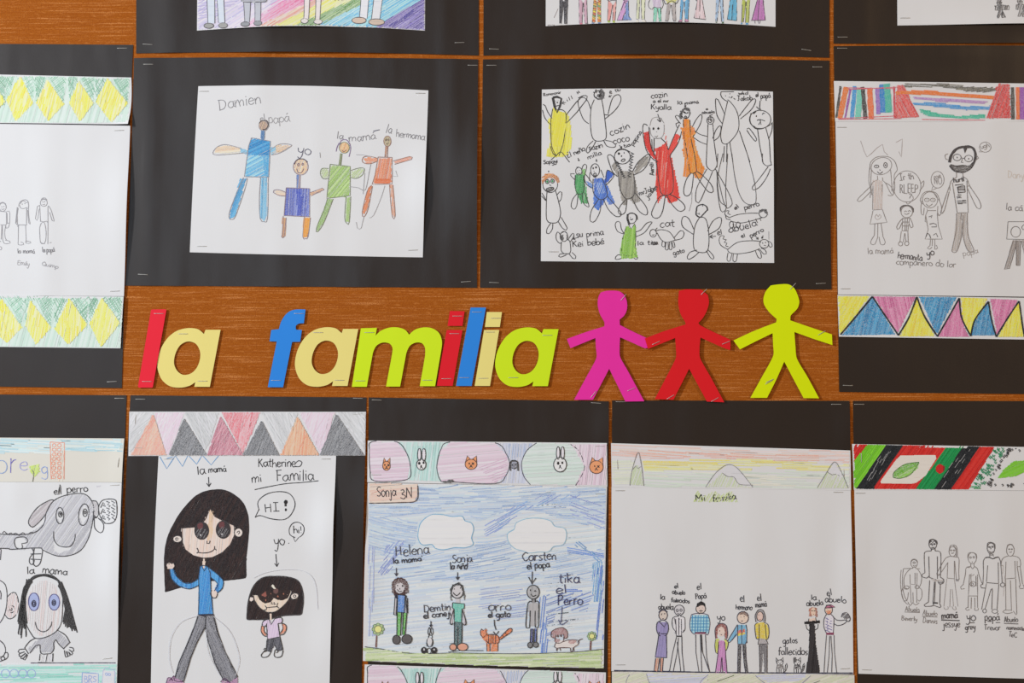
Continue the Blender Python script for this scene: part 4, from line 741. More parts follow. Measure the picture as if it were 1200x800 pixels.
def g4_(d):
    d.hatch([(186,178,172),(168,160,154)],(712,470,742,470,738,590,712,678,688,680,700,580),84,1.4,1.1,8,.2,.4).hatch([(186,178,172)],(745,470,768,470,770,590,800,675,770,680,742,590),84,1.4,1.1,8,.2,.4)
    d.pen((60,54,54),3).q(670,190,680,150,710,115,750,104,795,108,812,140,810,175,790,215,750,240,700,235,672,205).pen((70,64,62),2.2).q(680,205,710,212,745,208,780,212,800,190).hatch([(80,74,72)],(672,195,700,215,750,210,795,200,780,228,745,242,700,236),10,1.2,1.3).pen((60,54,54),2.4).l(752,108,756,135,762,110).pen((90,84,84),.8).e(712,162,22,18).e(775,168,22,18).l(733,165,755,168).dot(712,162,4).dot(775,170,4).l(740,170,735,190,745,190)
    d.pen(PG_,.8).q(662,142,645,150,650,172,662,175).q(815,150,828,165,812,178).l(708,242,708,272).l(742,242,745,270).q(708,272,680,290,670,318,660,345,628,440,622,470,640,455,668,350).q(745,268,768,285,780,318,830,395,842,435,820,440,765,325).l(685,300,712,468,772,466,765,290).l(670,318,672,345).l(768,322,782,316).q(708,470,706,560,688,650,684,680,705,684,725,640,742,560,744,480).q(745,480,742,580,765,665,790,684,803,670,772,590,768,470).q(735,472,732,500,742,508,744,480).pen((70,64,64),1.1).T('hurtl',692,300,752,292,14).l(700,315,745,310).hatch((110,104,104),(712,325,750,318,758,350,718,358),0,1.6,1).hatch((80,74,74),(708,372,732,368,734,388,712,392),0,1.5,1).hatch((80,74,74),(712,402,760,395,762,412,716,422),0,1.4,1.1).pl(715,325,752,318,756,352,718,358)
def g5_(d):
    d.e(436,322,76,86).q(430,405,440,420,470,390,460,370,448,388).q(510,310,528,290,525,320,505,345).pen((130,124,122),.9).T('Ir th',395,290,475,282,22).T('RLEEP',395,360,500,356,28).T('?',445,385,465,385,14)
def g6_(d): d.e(604,285,36,46).l(578,322,570,345,598,332).pen((150,144,142),.8).T('me',585,280,625,272,14).T('NO',585,310,632,308,22)
def g7_(d): d.e(866,106,32,28).l(842,122,832,132,856,132).T('ugh',842,115,890,105,14,.1)
for f_, n_ in ((g1_,'drawn_person'),(g2_,'drawn_person'),(g3_,'drawn_person'),(g4_,'drawn_person'),(g5_,'speech_bubble'),(g6_,'speech_bubble'),(g7_,'speech_bubble')): Gp(f_, n_)
def g8_(d):
    d.pl(992,516,1110,516,1110,615,985,612).e(1035,572,27,30).q(1068,545,1085,530,1095,550,1075,560,1068,545).hatch([(150,140,134)],(1020,618,1045,618,1000,775,975,775),72,1.3,1.1,8,.2,.4).hatch([(140,130,124)],(1035,618,1062,618,1058,758,1038,758),88,1.3,1.1,8,.2,.4).hatch([(150,140,134)],(1070,618,1095,618,1120,760,1100,765),-75,1.3,1.1,8,.2,.4).l(1022,618,972,778,1000,774,1045,620).l(1036,620,1040,758,1058,758,1062,620).l(1066,620,1100,765,1124,760)
Gp(g8_,'drawn_house',(110,104,102))
Gp(lambda d: (d.T('la mamá',218,694,362,692,20), d.pen((84,78,78),1).T('hermanita',384,718,520,732,22,.07), d.pen((80,74,74),1.1).T('yo',545,706,588,700,24), d.pen((130,124,122),.8).T('companero do lor',375,752,705,768,20), d.pen((160,152,148),.7).T('papa',745,708,830,688,18), d.pen((110,104,102),.8).T('la cá',980,450,1075,456,20), d.pen((206,196,186),.7).T('Dany',990,275,1080,278,22)), 'handwriting')

# ---- H: dog and mother
fH = (0,560,6.667)
d = D(H_w,'drawn_dog',fH,(52,50,54),1.15)
d.hatch([(188,188,196),(198,198,206),(176,176,184)],(-700,440,0,440,230,430,340,360,360,250,430,180,540,130,660,130,720,180,735,300,700,450,640,550,560,600,470,608,400,590,330,545,160,560,0,550,-700,556),55,1.5,1.1,8,.5,.5,holes=[(445,290,470,228,500,290,468,358),(620,300,660,200,700,270,650,370),d.epts(160,505,48,42),(425,430,440,500,500,534,560,530,590,440,590,500,540,560,460,590,420,560)])
d.hatch([(190,182,186),(176,168,172)],(225,355,260,270,360,190,425,170,380,250,340,300,300,350,255,380),45,1.4,1.3,8,.3,.35).hatch([(186,182,186)],(722,178,760,190,775,250,745,305,728,250),60,1.4,1.2,8,.3,.4)
d.q(-700,440,-100,428,0,436,80,440,200,440,280,420,330,380,355,330,360,280,400,200,450,158,520,132,600,120,665,126,710,165,735,230,728,330,700,450,660,530,620,572,560,600,480,610,410,596,340,562).q(-700,556,0,548,80,556,160,552,250,545,330,545)
d.q(430,175,390,172,300,225,240,300,225,350,255,382,300,350,345,300,358,280).e(470,292,30,64).e(474,282,15,22).e(476,280,5,10).e(656,285,40,85,.12).e(666,270,17,30).e(666,268,7,12).dot(642,360,3)
d.q(422,415,425,480,460,525,520,538,560,525,585,480,590,435).q(716,178,750,178,772,215,770,290,745,310,728,260).q(740,320,745,390,790,425,815,400,812,350,770,310).pen((40,38,40),2).l(728,325,750,300,735,290)
d.pen((52,50,54),1.1).q(165,458,120,470,115,510,130,545,160,552,178,540,172,510,190,508,215,500,215,475,190,458,160,460).q(20,430,35,415,50,430,70,442).q(70,435,90,428,100,440).q(100,440,125,430,150,445).q(150,450,180,425,200,440).q(230,430,250,420,262,428).q(-60,430,-30,415,0,430)
d.q(250,545,265,580,235,620,232,660,255,675,270,640).q(270,545,262,620,268,680,295,685,320,650,335,560,325,545,275,545).l(240,592,325,590).l(240,632,318,635).l(0,548,10,560,4,640)
d.q(830,350,800,320,780,280,775,220,800,175,850,162,900,165,918,190,922,280,905,330,870,350,820,350)
for k in range(3): y=190+k*50; d.l(790,y+40,810,y-2,822,y+12,808,y+24,830,y+28).l(835,y-10,862,y-2,845,y+14,868,y+26,855,y+34).l(875,y-14,905,y,884,y+14,908,y+30)
d.done()
fH = (0,660,5.714)
d = D(H_w,'drawn_person',fH,(52,50,54),1.1)
d.hatch([(222,214,214),(226,208,206)],d.epts(296,300,122,190),85,2.4,1.2,4,.2,.5).hatch([(178,178,186)],(190,570,260,500,340,485,385,450,470,525,430,570,375,510,355,595,270,595,262,545,200,600),55,1.5,1.2,6,.3,.4)
d.fill((166,176,214),d.epts(228,256,34,58)).fill((166,176,214),d.epts(364,258,34,54)).hatch((222,220,226),(270,604,355,604,352,672,268,672),80,2,1)
d.pen((80,78,130),1.1).e(228,256,36,60).e(364,258,36,54).pen((40,40,70),1.3).e(228,268,14,22).e(362,262,13,20).e(228,268,7,12).e(362,262,6,10)
d.pen((52,50,54),1.1).q(176,180,165,300,175,400,210,470,240,500,300,495,370,460,410,400,420,300,418,180,380,110,300,80,220,95,180,150)
d.q(236,390,250,435,285,456,320,445,345,410,348,388).q(240,498,200,520,165,565).q(270,545,240,550,200,600).l(165,562,192,604).q(385,445,440,480,470,530).q(375,508,395,540,430,572).l(472,525,425,570).q(375,508,360,530,362,570,345,598,320,604,275,600,270,545).l(270,604,262,672).l(318,604,305,675).l(356,600,352,675).l(255,662,350,665)
for q in ((168,572,130,575,122,590,135,600,165,590),(165,590,128,605,130,620,150,618,172,598),(172,600,140,625,142,636,160,630,182,605),(182,604,155,640,168,645,185,610),(465,560,490,565,494,585,480,588,462,575),(470,580,488,600,480,612,460,592),(460,590,470,615,455,620,445,590),(448,585,455,622,440,625,432,580)): d.q(*q)
d.pen(K,1.3); R = d.r
for k in range(34):
    x = R.uniform(120,182); d.q(200+R.uniform(-20,20),100+R.uniform(0,30),160+R.uniform(-10,14),200+R.uniform(-20,20),x,R.uniform(380,500))
for k in range(36):
    t = R.random(); d.q(400+R.uniform(-10,15),130+R.uniform(-10,20),440+R.uniform(-15,20),240,420+95*t+R.uniform(-5,5),380+70*t+R.uniform(-20,30))
for k in range(6): d.q(175+k*2,150,220,90+k*3,290,72+k*2,360,85+k*3,410,130)
d.done()
d = D(H_w,'drawn_person',fH,(52,50,54),1.1)
d.hatch([(232,210,208)],(50,230,80,200,105,200,122,260,110,340,70,368,38,340),80,1.8,1.2,5,.2,.5).q(0,112,35,140,48,200,45,280,28,350,0,398).q(48,225,75,200,105,196,125,260,115,330,85,365,55,368,32,340).e(75,305,24,24).e(72,306,10,11).dot(68,310,5).q(0,515,30,545,38,590,20,620,0,625).q(28,600,50,595,55,620,40,640,0,655).e(20,635,14,12).q(0,180,8,200,6,240).done()
d = D(H_w,'handwriting',(0,560,6.667),(40,38,40),1.1)
d.T('el',420,122,462,128,32).l(470,50,465,128,480,60,478,125).T('perro',522,112,690,108,34).T('la',212,750,275,745,34).T('mama',330,738,530,758,36).pen((206,204,210),.7).T('ww',755,70,790,66,10)
d.fr(0,560,6.667).pen((50,40,70),1).l(240,1443,925,1441); d.done()
d = D(H_t,'crayon_scenery',(0,450,4.704))
d.hatch([(196,220,224),(178,212,220),(214,226,222)],(-700,300,685,305,682,372,420,365,300,378,-700,382),-3,1.6,1.8,6,.3,.4,frag=30).hatch([(150,200,214)],(360,340,560,345,680,330,680,368,360,366),0,3,1,8,.3,.5,frag=24)
d.hatch([(248,214,196)],(278,318,356,322,354,538,284,538),80,2.4,1.1,5,.2,.5).pen((232,140,110),.9,.3).pl(278,318,357,322,354,538,284,538)
for j in range(8):
    for i in range(2): d.e(298+i*30+d.r.uniform(-3,3),336+j*25,11,9)
d.pen((120,150,200),1,.4).e(10,455,30,36).pen((90,80,180),1).l(62,408,60,488).q(60,440,75,420,90,415).pen((150,150,210),.9).T('e',108,474,158,474,42).pen((120,150,214),.8).T('m',165,480,215,480,26).T('g',228,492,270,492,40)
d.hatch([(190,216,90),(206,226,120)],(165,450,215,440,218,480,190,510,165,480),75,1.3,1.2,8,.5,.3).pen((90,90,60),1).l(190,490,182,536).l(190,490,178,470); d.done()
d = D(H_l,'crayon_scenery',(0,620,4.446))
d.hatch([(176,222,212),(150,212,198),(200,228,224)],(-600,704,610,704,606,930,-600,930),1,1.7,1.9,6,.3,.35,frag=40,drop=.08).hatch([(130,202,186)],(-600,750,380,755,380,765,-600,772),2,1.6,1.6,6,.3,.3,frag=40)
d.fill(PAPER,(430,748,514,750,512,930,425,930)).fill(PAPER,(536,735,600,738,596,930,532,930)).pen((130,160,210),.9).pl(430,745,514,750,512,930,424,930).pen((180,180,214),.8).q(530,930,540,735,580,730,602,745,596,930).pen((150,170,214),.9).T('BRS',440,795,505,795,20).T('oo',550,760,580,760,12)
for k in range(4): d.e(30+k*45,750,22,22)
d.done()

# ---- I: dark haired mother and girl
d = D(I_t,'triangle_pattern',(140,460,4))
LGY = [(206,208,210),(194,196,198),(216,216,220)]; DGY = [(96,98,104),(120,122,128),(80,82,88)]; PKB = [(232,206,222),(226,198,214),(236,216,228)]
for c, q, a in ((LGY,(50,92,160,92,160,130,50,280),55),(PKB,(165,95,305,92,232,290,222,290),72),(LGY,(310,92,465,95,420,240,400,270),-60),([(232,130,140),(226,110,124),(238,168,176)],(480,92,660,92,580,285),76),(LGY,(668,92,835,95,770,290),-62),(PKB,(845,92,1010,92,945,290),74),(LGY,(1020,92,1154,92,1152,290,1130,250),-50),
 ([(238,166,140),(242,184,160),(232,150,128)],(160,100,220,292,56,292),68),(DGY,(305,120,412,292,235,292),66),([(196,110,130),(180,96,120),(210,140,156)],(475,110,580,292,412,292),70),(DGY,(668,130,750,292,580,292),66),([(240,160,110),(244,180,140),(236,146,100)],(835,110,935,292,756,292),80),(DGY,(1018,100,1148,292,940,292),66)):
    d.hatch([tuple((v*2+215)//3 for v in k) for k in c], q, a, 1.3, 1.7, 4, .2, .3); d.hatch(c, q, a+4, 1.5, .95, 12, .2, .5).hatch(c, q, a-16, 2.6, .8, 10, .2, .5, drop=.2)
d.done()
fI = (140,460,4)
d = D(I_w,'handwriting',fI,(34,32,36),1.05)
d.T('la',365,385,405,382,24).T('mamá',418,376,502,368,18).T('Katherine',650,348,828,345,22,.07).q(826,330,840,318,856,326,846,345,820,345).T('mi',622,424,670,418,24).T('Familia',735,414,915,408,30).q(634,454,700,440,780,426,860,420,934,412).T('yo',726,718,778,712,30)
d.arrow(418,395,420,440,20).l(792,704,796,705); d.fr(180,560,3.332).arrow(478,296,482,345,16).fr(*fI).pen((90,150,200),.9).l(190,300,222,356,262,295,296,345,322,292,362,335,388,292,430,338,465,295).l(222,308,250,300).done()
d = D(I_w,'speech_bubble',fI,(34,32,36),1.05); d.q(655,550,650,510,690,475,750,463,800,475,824,520,805,570,770,594,710,590,660,575,636,584).l(636,584,655,545).T('HI',682,562,752,556,24).pen(K,2.6).l(780,505,779,532).dot(780,512,10).dot(780,548,6).done()
d = D(I_w,'speech_bubble',fI,(34,32,36),1); d.q(825,678,800,665,797,635,815,610,845,608,866,630,862,660,845,676).l(815,674,824,698,842,676).T('hi!',815,658,858,655,18).done()
fI = (180,560,6.669)
HR = [(42,30,30),(50,34,32),(34,26,28)]
d = D(I_w,'drawn_person',fI,K,1)
face = (222,390,340,380,400,330,445,240,480,300,560,340,630,370,635,440,600,520,540,580,460,620,390,625,310,605,250,560,225,500)
hair = (92,885,95,870,88,650,100,520,130,420,200,290,280,190,350,130,440,98,550,95,640,140,700,200,735,290,742,400,735,500,720,640,722,765,716,778,560,795,380,800,330,815,100,884)
d.hatch(HR,hair,60,.75,1.15,6,.1,.04,holes=[face],curve=True).hatch([(60,42,40),(30,24,26)],hair,75,3.2,.8,6,0,.05,holes=[face],frag=5,drop=.5)
d.pen((38,28,30),1.6,.05).o(*hair).g=.1
d.hatch([(226,210,200),(230,204,190)],face,84,1.4,1.7,4,0,.2).hatch([(226,190,150)],(440,250,470,260,460,440,425,500,415,400),86,1.6,1.2,5,.2,.4)
d.pen((52,40,40),1.1).pl(*face)
for ex, ey in ((377,410),(545,402)): d.fill((56,50,52),d.epts(ex,ey,54,66)).fill((104,62,64),d.epts(ex-12,ey-38,24,30)).hatch((80,76,78),d.epts(ex,ey+20,44,40),60,2,.7).pen((222,218,220),1).dot(ex-10,ey+36,6).pen((40,36,38),1).e(ex,ey,55,68)
d.pen((50,40,42),1.1).q(418,490,416,508,435,510,442,488).q(345,578,380,584,430,580,465,565,480,545).q(340,545,350,565,350,575,338,586).q(478,530,478,552,492,562)
d.fill((224,212,204),d.epts(188,475,34,26)).fill((224,212,204),d.epts(665,425,32,34)).pen((44,36,38),1.1).e(188,475,36,27).e(183,475,10,10).e(665,425,33,35).q(652,425,668,412,675,425,662,438)
d.fill((226,206,190),(388,630,402,630,406,700,380,700)).fr(180,560,3.332)
BU = [(50,140,206),(70,158,218),(36,124,196)]
tor = (182,345,195,340,212,345,222,370,224,430,232,530,176,532,178,440,176,390); arm1=(64,355,78,352,88,380,120,408,150,408,178,390,176,420,140,432,100,420,72,392); arm2=(215,350,250,375,272,400,268,430,248,448,236,442,250,412,222,385)
for q in (tor, arm1, arm2): d.hatch(BU, q, 82, .95, 1.3, 12, 0, .2)
d.fill((224,206,196),(50,335,60,330,80,332,84,345,74,354,56,354)).fill((224,206,196),(228,438,240,432,250,448,246,466,232,464,224,450)).fill((226,206,190),(190,325,204,325,200,350,194,352))
d.pen((30,60,90),1).pl(*tor).q(64,355,72,392,100,420,140,432,176,418).q(78,352,88,380,120,408,150,408,176,392).q(215,348,250,375,272,400,268,430,248,448).q(222,385,250,412,238,440).l(190,345,198,362,212,342)
d.pen((50,46,50),.9).q(50,340,56,330,62,336,66,328,72,334,78,330,84,342,76,354).q(228,438,222,450,230,466,244,466,250,450)
GP = [(90,90,98),(110,110,118),(70,70,78)]; pl_ = (176,532,205,540,202,580,170,640,145,700,118,792,82,786,100,720,135,640,160,580); pr_ = (205,536,234,534,250,600,280,680,328,774,300,798,272,785,240,720,215,640,204,590)
for q, a in ((pl_,66),(pr_,-68)): d.hatch([(140,140,148)],q,a,1.2,1.5,5,0,.2).hatch(GP,q,a+3,1.2,.8,12,0,.4,drop=.12); d.pen((40,38,44),1.2).pl(*q)
d.pen((40,38,60),1.6).l(174,534,236,532)
d.hatch([(170,120,160)],(50,800,55,780,80,775,118,795,118,802,50,812),20,1,1.2).hatch([(170,120,160)],(265,790,300,795,328,778,328,810,270,812),20,1,1.2).pen((80,50,80),1).q(50,800,58,778,72,780,80,770,84,790,118,794).q(62,790,70,782,76,792).q(262,795,275,785,300,798).q(268,786,280,780,296,794)
d.pen((196,196,202),.6).q(178,535,110,560,70,620,62,700,76,760).q(236,540,300,600,335,700,320,770).q(205,590,215,680,260,770); d.done()
fI = (280,640,5.717)
d = D(I_w,'drawn_person',fI,K,1)
hair = (56,488,54,478,60,400,75,320,110,250,165,208,240,200,330,205,395,230,425,290,432,370,420,450,412,456,300,462,195,486,66,489); face = (98,325,125,328,135,350,350,295,352,310,330,360,290,405,240,438,190,440,140,410,105,360)
d.hatch(HR,hair,70,.75,1.15,6,.1,.04,holes=[face],curve=True).hatch([(232,206,184),(236,212,196)],face,80,1,1.4,4,0,.1)
d.fill((50,38,36),(126,330,160,300,205,290,230,320,245,300,330,285,350,300,330,345,290,362,255,355,235,345,215,372,175,382,140,360)).fill((150,90,80),(150,325,180,300,188,330,178,340)).fill((110,80,76),d.epts(248,298,18,18)).fill((236,220,206),(215,262,230,252,248,282,235,285)).pen((170,110,90),1).dot(215,318,4).dot(262,334,7).dot(300,318,5).dot(180,360,6)
d.pen((38,28,30),1.5).o(*hair).pen((44,36,38),1).q(98,325,105,360,140,410,190,440,240,438,290,405,330,360,352,310).q(175,395,185,408,182,425,165,425).l(184,410,215,406,262,402).q(262,378,255,400,270,412).q(222,370,218,385,230,385).q(236,372,236,388,248,385)
d.fill((232,214,204),d.epts(374,332,26,20)).fill((228,212,204),d.epts(84,352,14,16)).pen(K,1).q(346,350,350,325,375,312,400,318,396,340,370,354,348,352).e(374,332,9,8).q(98,340,76,338,70,360,84,370,98,362)
d.fill((232,206,190),(205,450,222,450,222,490,206,490)).hatch([(220,200,224),(212,190,218)],(190,490,206,490,218,522,240,486,270,478,290,490,285,510,262,520,272,600,268,608,195,620,190,530,160,530,160,505),80,1.1,1.4,4,0,.3)
d.hatch([(226,150,120)],(152,530,170,535,172,575,188,590,170,598,152,570),80,1,1.2,4,0,.2).hatch([(226,150,120)],(285,512,308,520,318,548,300,580,275,590,295,555),80,1,1.2,4,0,.2).hatch([(44,44,54),(60,60,72),(90,90,100)],(190,622,275,605,295,690,262,700,240,655,215,705,182,695),78,.9,1.1,10,0,.2)
d.pen(K,1).l(202,486,216,524,242,482).l(204,450,206,486).l(222,450,222,484).q(200,486,165,498,155,530,178,535,188,515).l(186,515,192,622,275,604,262,515).q(242,482,280,474,292,490,285,512,262,515).q(152,532,150,570,172,600,190,598).q(170,535,170,570,190,588).q(285,512,315,525,318,555,300,588,272,592).q(290,515,296,550,274,585).l(190,622,182,695,215,705).l(238,655,262,700,296,690,275,606).q(180,690,150,725,160,742,195,735,218,700).q(242,700,236,725,248,742,285,735,296,695).q(165,690,175,680,185,700,170,705).q(238,700,248,688,262,705,250,712).pen((200,200,205),.6).q(100,210,180,175,300,155,420,160,490,200,520,280,530,420); d.done()

# ---- J: Sonja's drawing
fJ = (420,480,4)
cl1 = (300,520,340,492,390,490,440,500,485,498,500,520,530,530,540,560,530,600,538,630,500,645,450,645,400,655,360,648,345,630,300,632,280,600,285,550); cl2 = (740,530,790,510,850,508,900,520,920,545,965,555,975,590,960,630,915,640,890,665,850,665,800,670,770,660,735,650,705,620,700,580,730,560)
gl = (47,440,44,1130,300,1190,600,1190,900,1190,1146,1110,1160,362,283,350,281,400,265,432,210,436)
d = D(J_w,'crayon_sky',fJ)
SKY = [(178,200,226),(162,188,222),(192,210,230),(146,174,214)]
d.hatch([(208,218,232),(200,214,232),(218,224,234)],(47,440,283,350,1160,362,1146,1110,900,1190,600,1188,300,1190,44,1130),6,1.8,1.9,5,.2,.3,holes=[cl1,cl2],frag=60)
d.hatch(SKY,(283,350,1160,362,1158,560,980,520,860,480,740,460,560,520,500,480,390,470,290,480,50,500,50,440,240,438),2,1.6,1.3,12,.4,.6,holes=[cl1,cl2],frag=22,bend=3,drop=.15)
d.hatch([(126,152,214),(110,160,218),(140,162,218)],(590,590,600,540,700,470,860,400,1060,400,860,440,760,480,640,580),30,2.0,1.2,10,3,.6,frag=14,drop=.35)
d.hatch(SKY,(50,500,280,510,270,620,200,700,50,660),-12,1.7,1.3,12,.4,.6,frag=24,bend=1.5,drop=.2).hatch([(120,140,206)],(130,640,210,610,210,660,140,760,90,780,120,700),50,1.8,1.1,12,2,.6,frag=12,drop=.25)
d.hatch(SKY,(560,600,700,580,720,660,780,680,980,640,1150,650,1140,800,900,790,600,800,300,800,120,780,240,660,420,670,545,640),9,2,1.2,12,.4,.6,holes=[cl2],frag=24,bend=2,drop=.25)
d.hatch([(130,150,212)],(1000,400,1150,440,1155,560,1000,500),-20,2.6,1.1,12,3,.6,frag=16,drop=.35).hatch([(96,140,214)],(980,640,1150,660,1150,700,980,670),-10,2.4,1.3,12,.5,.5,frag=30,drop=.3).hatch([(90,160,210)],(1095,720,1145,700,1140,900,1100,900),84,2,1,12,.3,.5,frag=40)
d.hatch([(160,174,218)],(50,640,75,640,75,1060,50,1060),88,1.8,1.1,8,.3,.6,frag=20,drop=.3)
d.pen((110,170,204),.9,.3).q(*cl1[:20]).q(*cl1[18:28]).q(*cl2[:14]).q(*cl2[10:34]); d.fr(560,630,4.706)
d.hatch([(60,112,200),(80,130,210)],(340,330,372,318,382,560,400,640,345,645,345,500),84,1.9,1.2,12,2,.5,frag=30,drop=.25).hatch([(110,140,206)],(375,310,640,300,600,400,430,400,400,560,380,580),20,3,1.1,12,.5,.5,frag=24,drop=.3).hatch([(80,120,206)],(640,180,690,150,690,560,660,590,645,440),84,2.2,1.1,14,1,.45,frag=40,drop=.2).hatch([(60,112,206)],(485,285,575,285,575,295,485,297),2,1.2,1.2)
d.hatch([(90,150,206)],(545,20,620,60,680,120,660,130,590,70,540,40),-40,2.2,1.1,10,2,.6,frag=12,drop=.3).hatch([(140,158,214),(156,174,220)],(20,270,240,250,270,420,160,480,20,380),8,2.6,1,12,4,.6,frag=20,drop=.35); d.done()
d = D(J_w,'drawn_cloud',fJ); d.fill((226,226,228),cl1,True); d.pen((110,170,204),.9,.2).o(*cl1).done()
d = D(J_w,'drawn_cloud',fJ); d.fill((226,226,228),cl2,True); d.pen((150,190,210),.9,.2).o(*cl2).done()
d = D(J_w,'crayon_grass',(420,630,4.706),(70,72,70),.9); d.hatch([(190,208,150),(204,216,170),(214,222,190),(176,198,130)],(26,600,120,612,300,636,620,636,900,638,1200,634,1358,612,1352,718,700,712,24,676),2,1.4,1.6,6,0,.4,frag=30).l(22,597,120,610).q(120,610,200,625,300,636,400,637,520,633).l(496,628,560,620,690,620).q(520,633,900,638,1100,632,1200,628,1350,612)
d.pen((34,34,40),2.2).l(24,684,500,700,760,712,1354,724); d.done()
fj = (420,630,4.706)
def tree(x, y, s):
    d = D(J_w,'drawn_flower',fj,(90,120,80),.9)
    for k in range(8): a = k*math.pi/4; d.fill((176,198,150),d.epts(x+24*s*math.cos(a),y+24*s*math.sin(a),10*s,10*s,8)); d.pen((90,120,80),.8).e(x+24*s*math.cos(a),y+24*s*math.sin(a),10*s,10*s)
    d.fill((240,232,150),d.epts(x,y,20*s,20*s)).pen((110,100,70),.8).e(x,y,20*s,20*s).pen((110,60,50),1.6).l(x-8*s,y+34*s,x-12*s,y+100*s); d.done()
tree(109,502,1); tree(1287,541,.75)
d = D(J_w,'drawn_person',fj,K,.9)
d.fill((206,200,202),d.epts(228,268,28,36)).pen((66,36,34),2.4,.1)
for k in range(14): a = math.pi*(.82-k*1.64/13); d.e(228+38*math.cos(a),268-44*math.sin(a)+4,6,6)
d.hatch((78,44,40),(188,300,184,262,196,236,228,224,262,236,274,262,278,300,262,304,256,262,232,244,206,256,200,304),40,1,1.2)
d.pen(K,.9).dot(216,262,4).dot(244,264,6).q(214,282,226,296,240,292).l(228,276,230,284).fill((44,40,60),(203,312,268,316,264,334,206,332)).hatch([(60,120,196),(76,134,206)],(218,314,256,318,252,412,216,408),85,.9,1.2).hatch([(96,180,70),(80,166,60)],(216,410,236,412,232,536,214,540),85,.9,1.2).hatch([(96,180,70)],(248,412,268,414,256,532,244,532),85,.9,1.2).fill((200,194,198),(200,330,210,334,206,420,198,418)).fill((200,194,198),(262,334,272,334,272,414,262,410))
d.fill((96,92,92),d.epts(210,560,20,24)).fill((96,92,92),d.epts(268,557,27,24)).pen(K,1.1).e(210,560,21,25).e(268,557,28,25).pl(216,312,258,316,254,412,214,408).l(203,320,196,422,208,428,214,350).l(262,320,268,412,272,414,270,330).l(214,410,212,540).l(238,412,232,538).l(248,412,244,534).l(268,412,256,536).done()
d = D(J_w,'drawn_person',fj,K,.9)
d.fill((206,202,204),d.epts(545,292,32,38)).hatch((38,36,38),(508,340,506,282,520,258,555,244,578,262,590,330,582,342,576,290,560,262,530,262,514,300,516,345),80,.9,1).fill((200,196,200),(535,330,560,330,560,356,535,356)).hatch([(110,200,180),(90,190,170)],(520,358,582,362,584,385,572,392,568,466,530,462,528,392,518,382),85,.9,1.2).hatch([(30,80,84),(44,96,100)],(528,464,572,466,570,580,555,580,550,500,545,590,530,588),86,.9,1.2)
d.fill((200,192,196),(515,390,526,392,520,470,508,470)).fill((200,192,196),(574,394,582,390,592,474,580,474)).fill((222,164,140),d.epts(522,601,18,17)).fill((222,164,140),d.epts(575,600,28,20)).pen(K,1.1).e(545,292,34,40).dot(530,280,3).dot(562,276,3).q(522,300,542,318,562,300).e(522,601,19,18).e(575,600,29,21).pl(520,356,584,362,584,386,572,392,568,466,530,462,528,392,518,384).q(526,394,506,460,512,478,522,470).q(574,394,594,466,584,480,576,472).l(530,462,530,588).l(550,490,548,590).l(572,466,570,578).done()
d = D(J_w,'drawn_rabbit',fj,K,.9); d.e(390,513,6,20,.1).e(406,513,6,20,-.1).e(397,545,11,11).e(393,575,16,26).fill((214,212,214),d.epts(393,570,14,22)).pen(K,.9).q(380,560,376,580,380,598).q(408,556,412,580,404,598)
for x, r in ((362,16),(418,16)): d.fill((50,46,48),d.epts(x,619,r,17)).pen((210,208,210),1).dot(x,615,6).pen(K,.9).e(x,619,r,18)
d.e(390,622,12,16).dot(380,625,5).dot(402,612,4).done()
fk = (560,630,4.706)
d = D(J_w,'drawn_cat',fk,(70,36,26),.9)
d.hatch([(226,120,50),(216,106,40)],(14,512,48,505,50,530,115,540,118,576,50,580,20,545),20,.9,1.2).hatch([(226,120,50)],(115,552,180,500,190,510,125,560),35,.9,1.2).hatch([(232,130,70)],(48,582,66,582,66,624,50,624),85,.9,1.1).hatch([(232,130,70)],(78,582,112,582,110,624,76,624),85,.9,1.1)
d.pl(14,514,20,500,30,510,42,496,48,530,30,548,16,535).q(48,535,80,530,112,540,118,565,108,580,60,580,44,560).l(60,534,58,578).l(72,533,72,578).l(84,533,84,580).l(98,536,98,580).q(115,555,170,500,188,502,188,514,122,560).l(50,580,50,624).l(66,582,66,624).l(80,582,80,624).l(96,582,96,624).l(110,580,110,622).l(135,535,142,545).l(150,522,158,532).done()
d = D(J_w,'drawn_person',fk,K,1)
d.hatch([(172,172,174),(182,182,184)],d.epts(305,298,32,38),80,.9,1.2,5,0,.1).hatch([(180,178,180)],(285,358,330,356,334,390,322,485,290,486,280,400),86,.9,1.2,5,0,.1).fill((150,148,150),(296,336,316,336,316,356,296,356)).hatch([(60,70,140)],(292,500,304,500,300,576,288,576),86,.9,1.1).hatch([(50,80,160)],(312,500,324,500,322,576,310,576),86,.9,1.1).fill((130,130,132),d.epts(288,590,14,16)).fill((130,130,132),d.epts(319,588,15,15))
d.pen(K,1.1).e(305,298,34,38).dot(290,288,4).q(310,294,316,290,322,295).q(292,308,304,322,322,314).l(298,336,298,352).l(316,336,316,352).q(298,352,276,358,264,480,272,496,284,494,290,400).q(316,352,336,355,334,480,326,494,316,490,316,400).l(288,400,286,482).e(288,590,14,16).e(319,588,15,15).l(292,500,288,576).l(304,500,302,576).l(312,500,310,575).l(325,498,322,576).done()
d = D(J_w,'drawn_dog',fk,(90,60,56),.9)
d.fill((226,218,214),(420,560,540,565,555,590,530,605,430,605)).hatch([(180,140,140),(166,124,126)],(410,545,408,515,430,498,470,495,492,515,494,545,480,552,474,530,430,535,425,552),60,1,1.2).hatch([(190,150,146)],d.epts(520,572,22,12),40,1,1.1).hatch([(180,140,140)],d.epts(438,565,16,10),40,1,1.1)
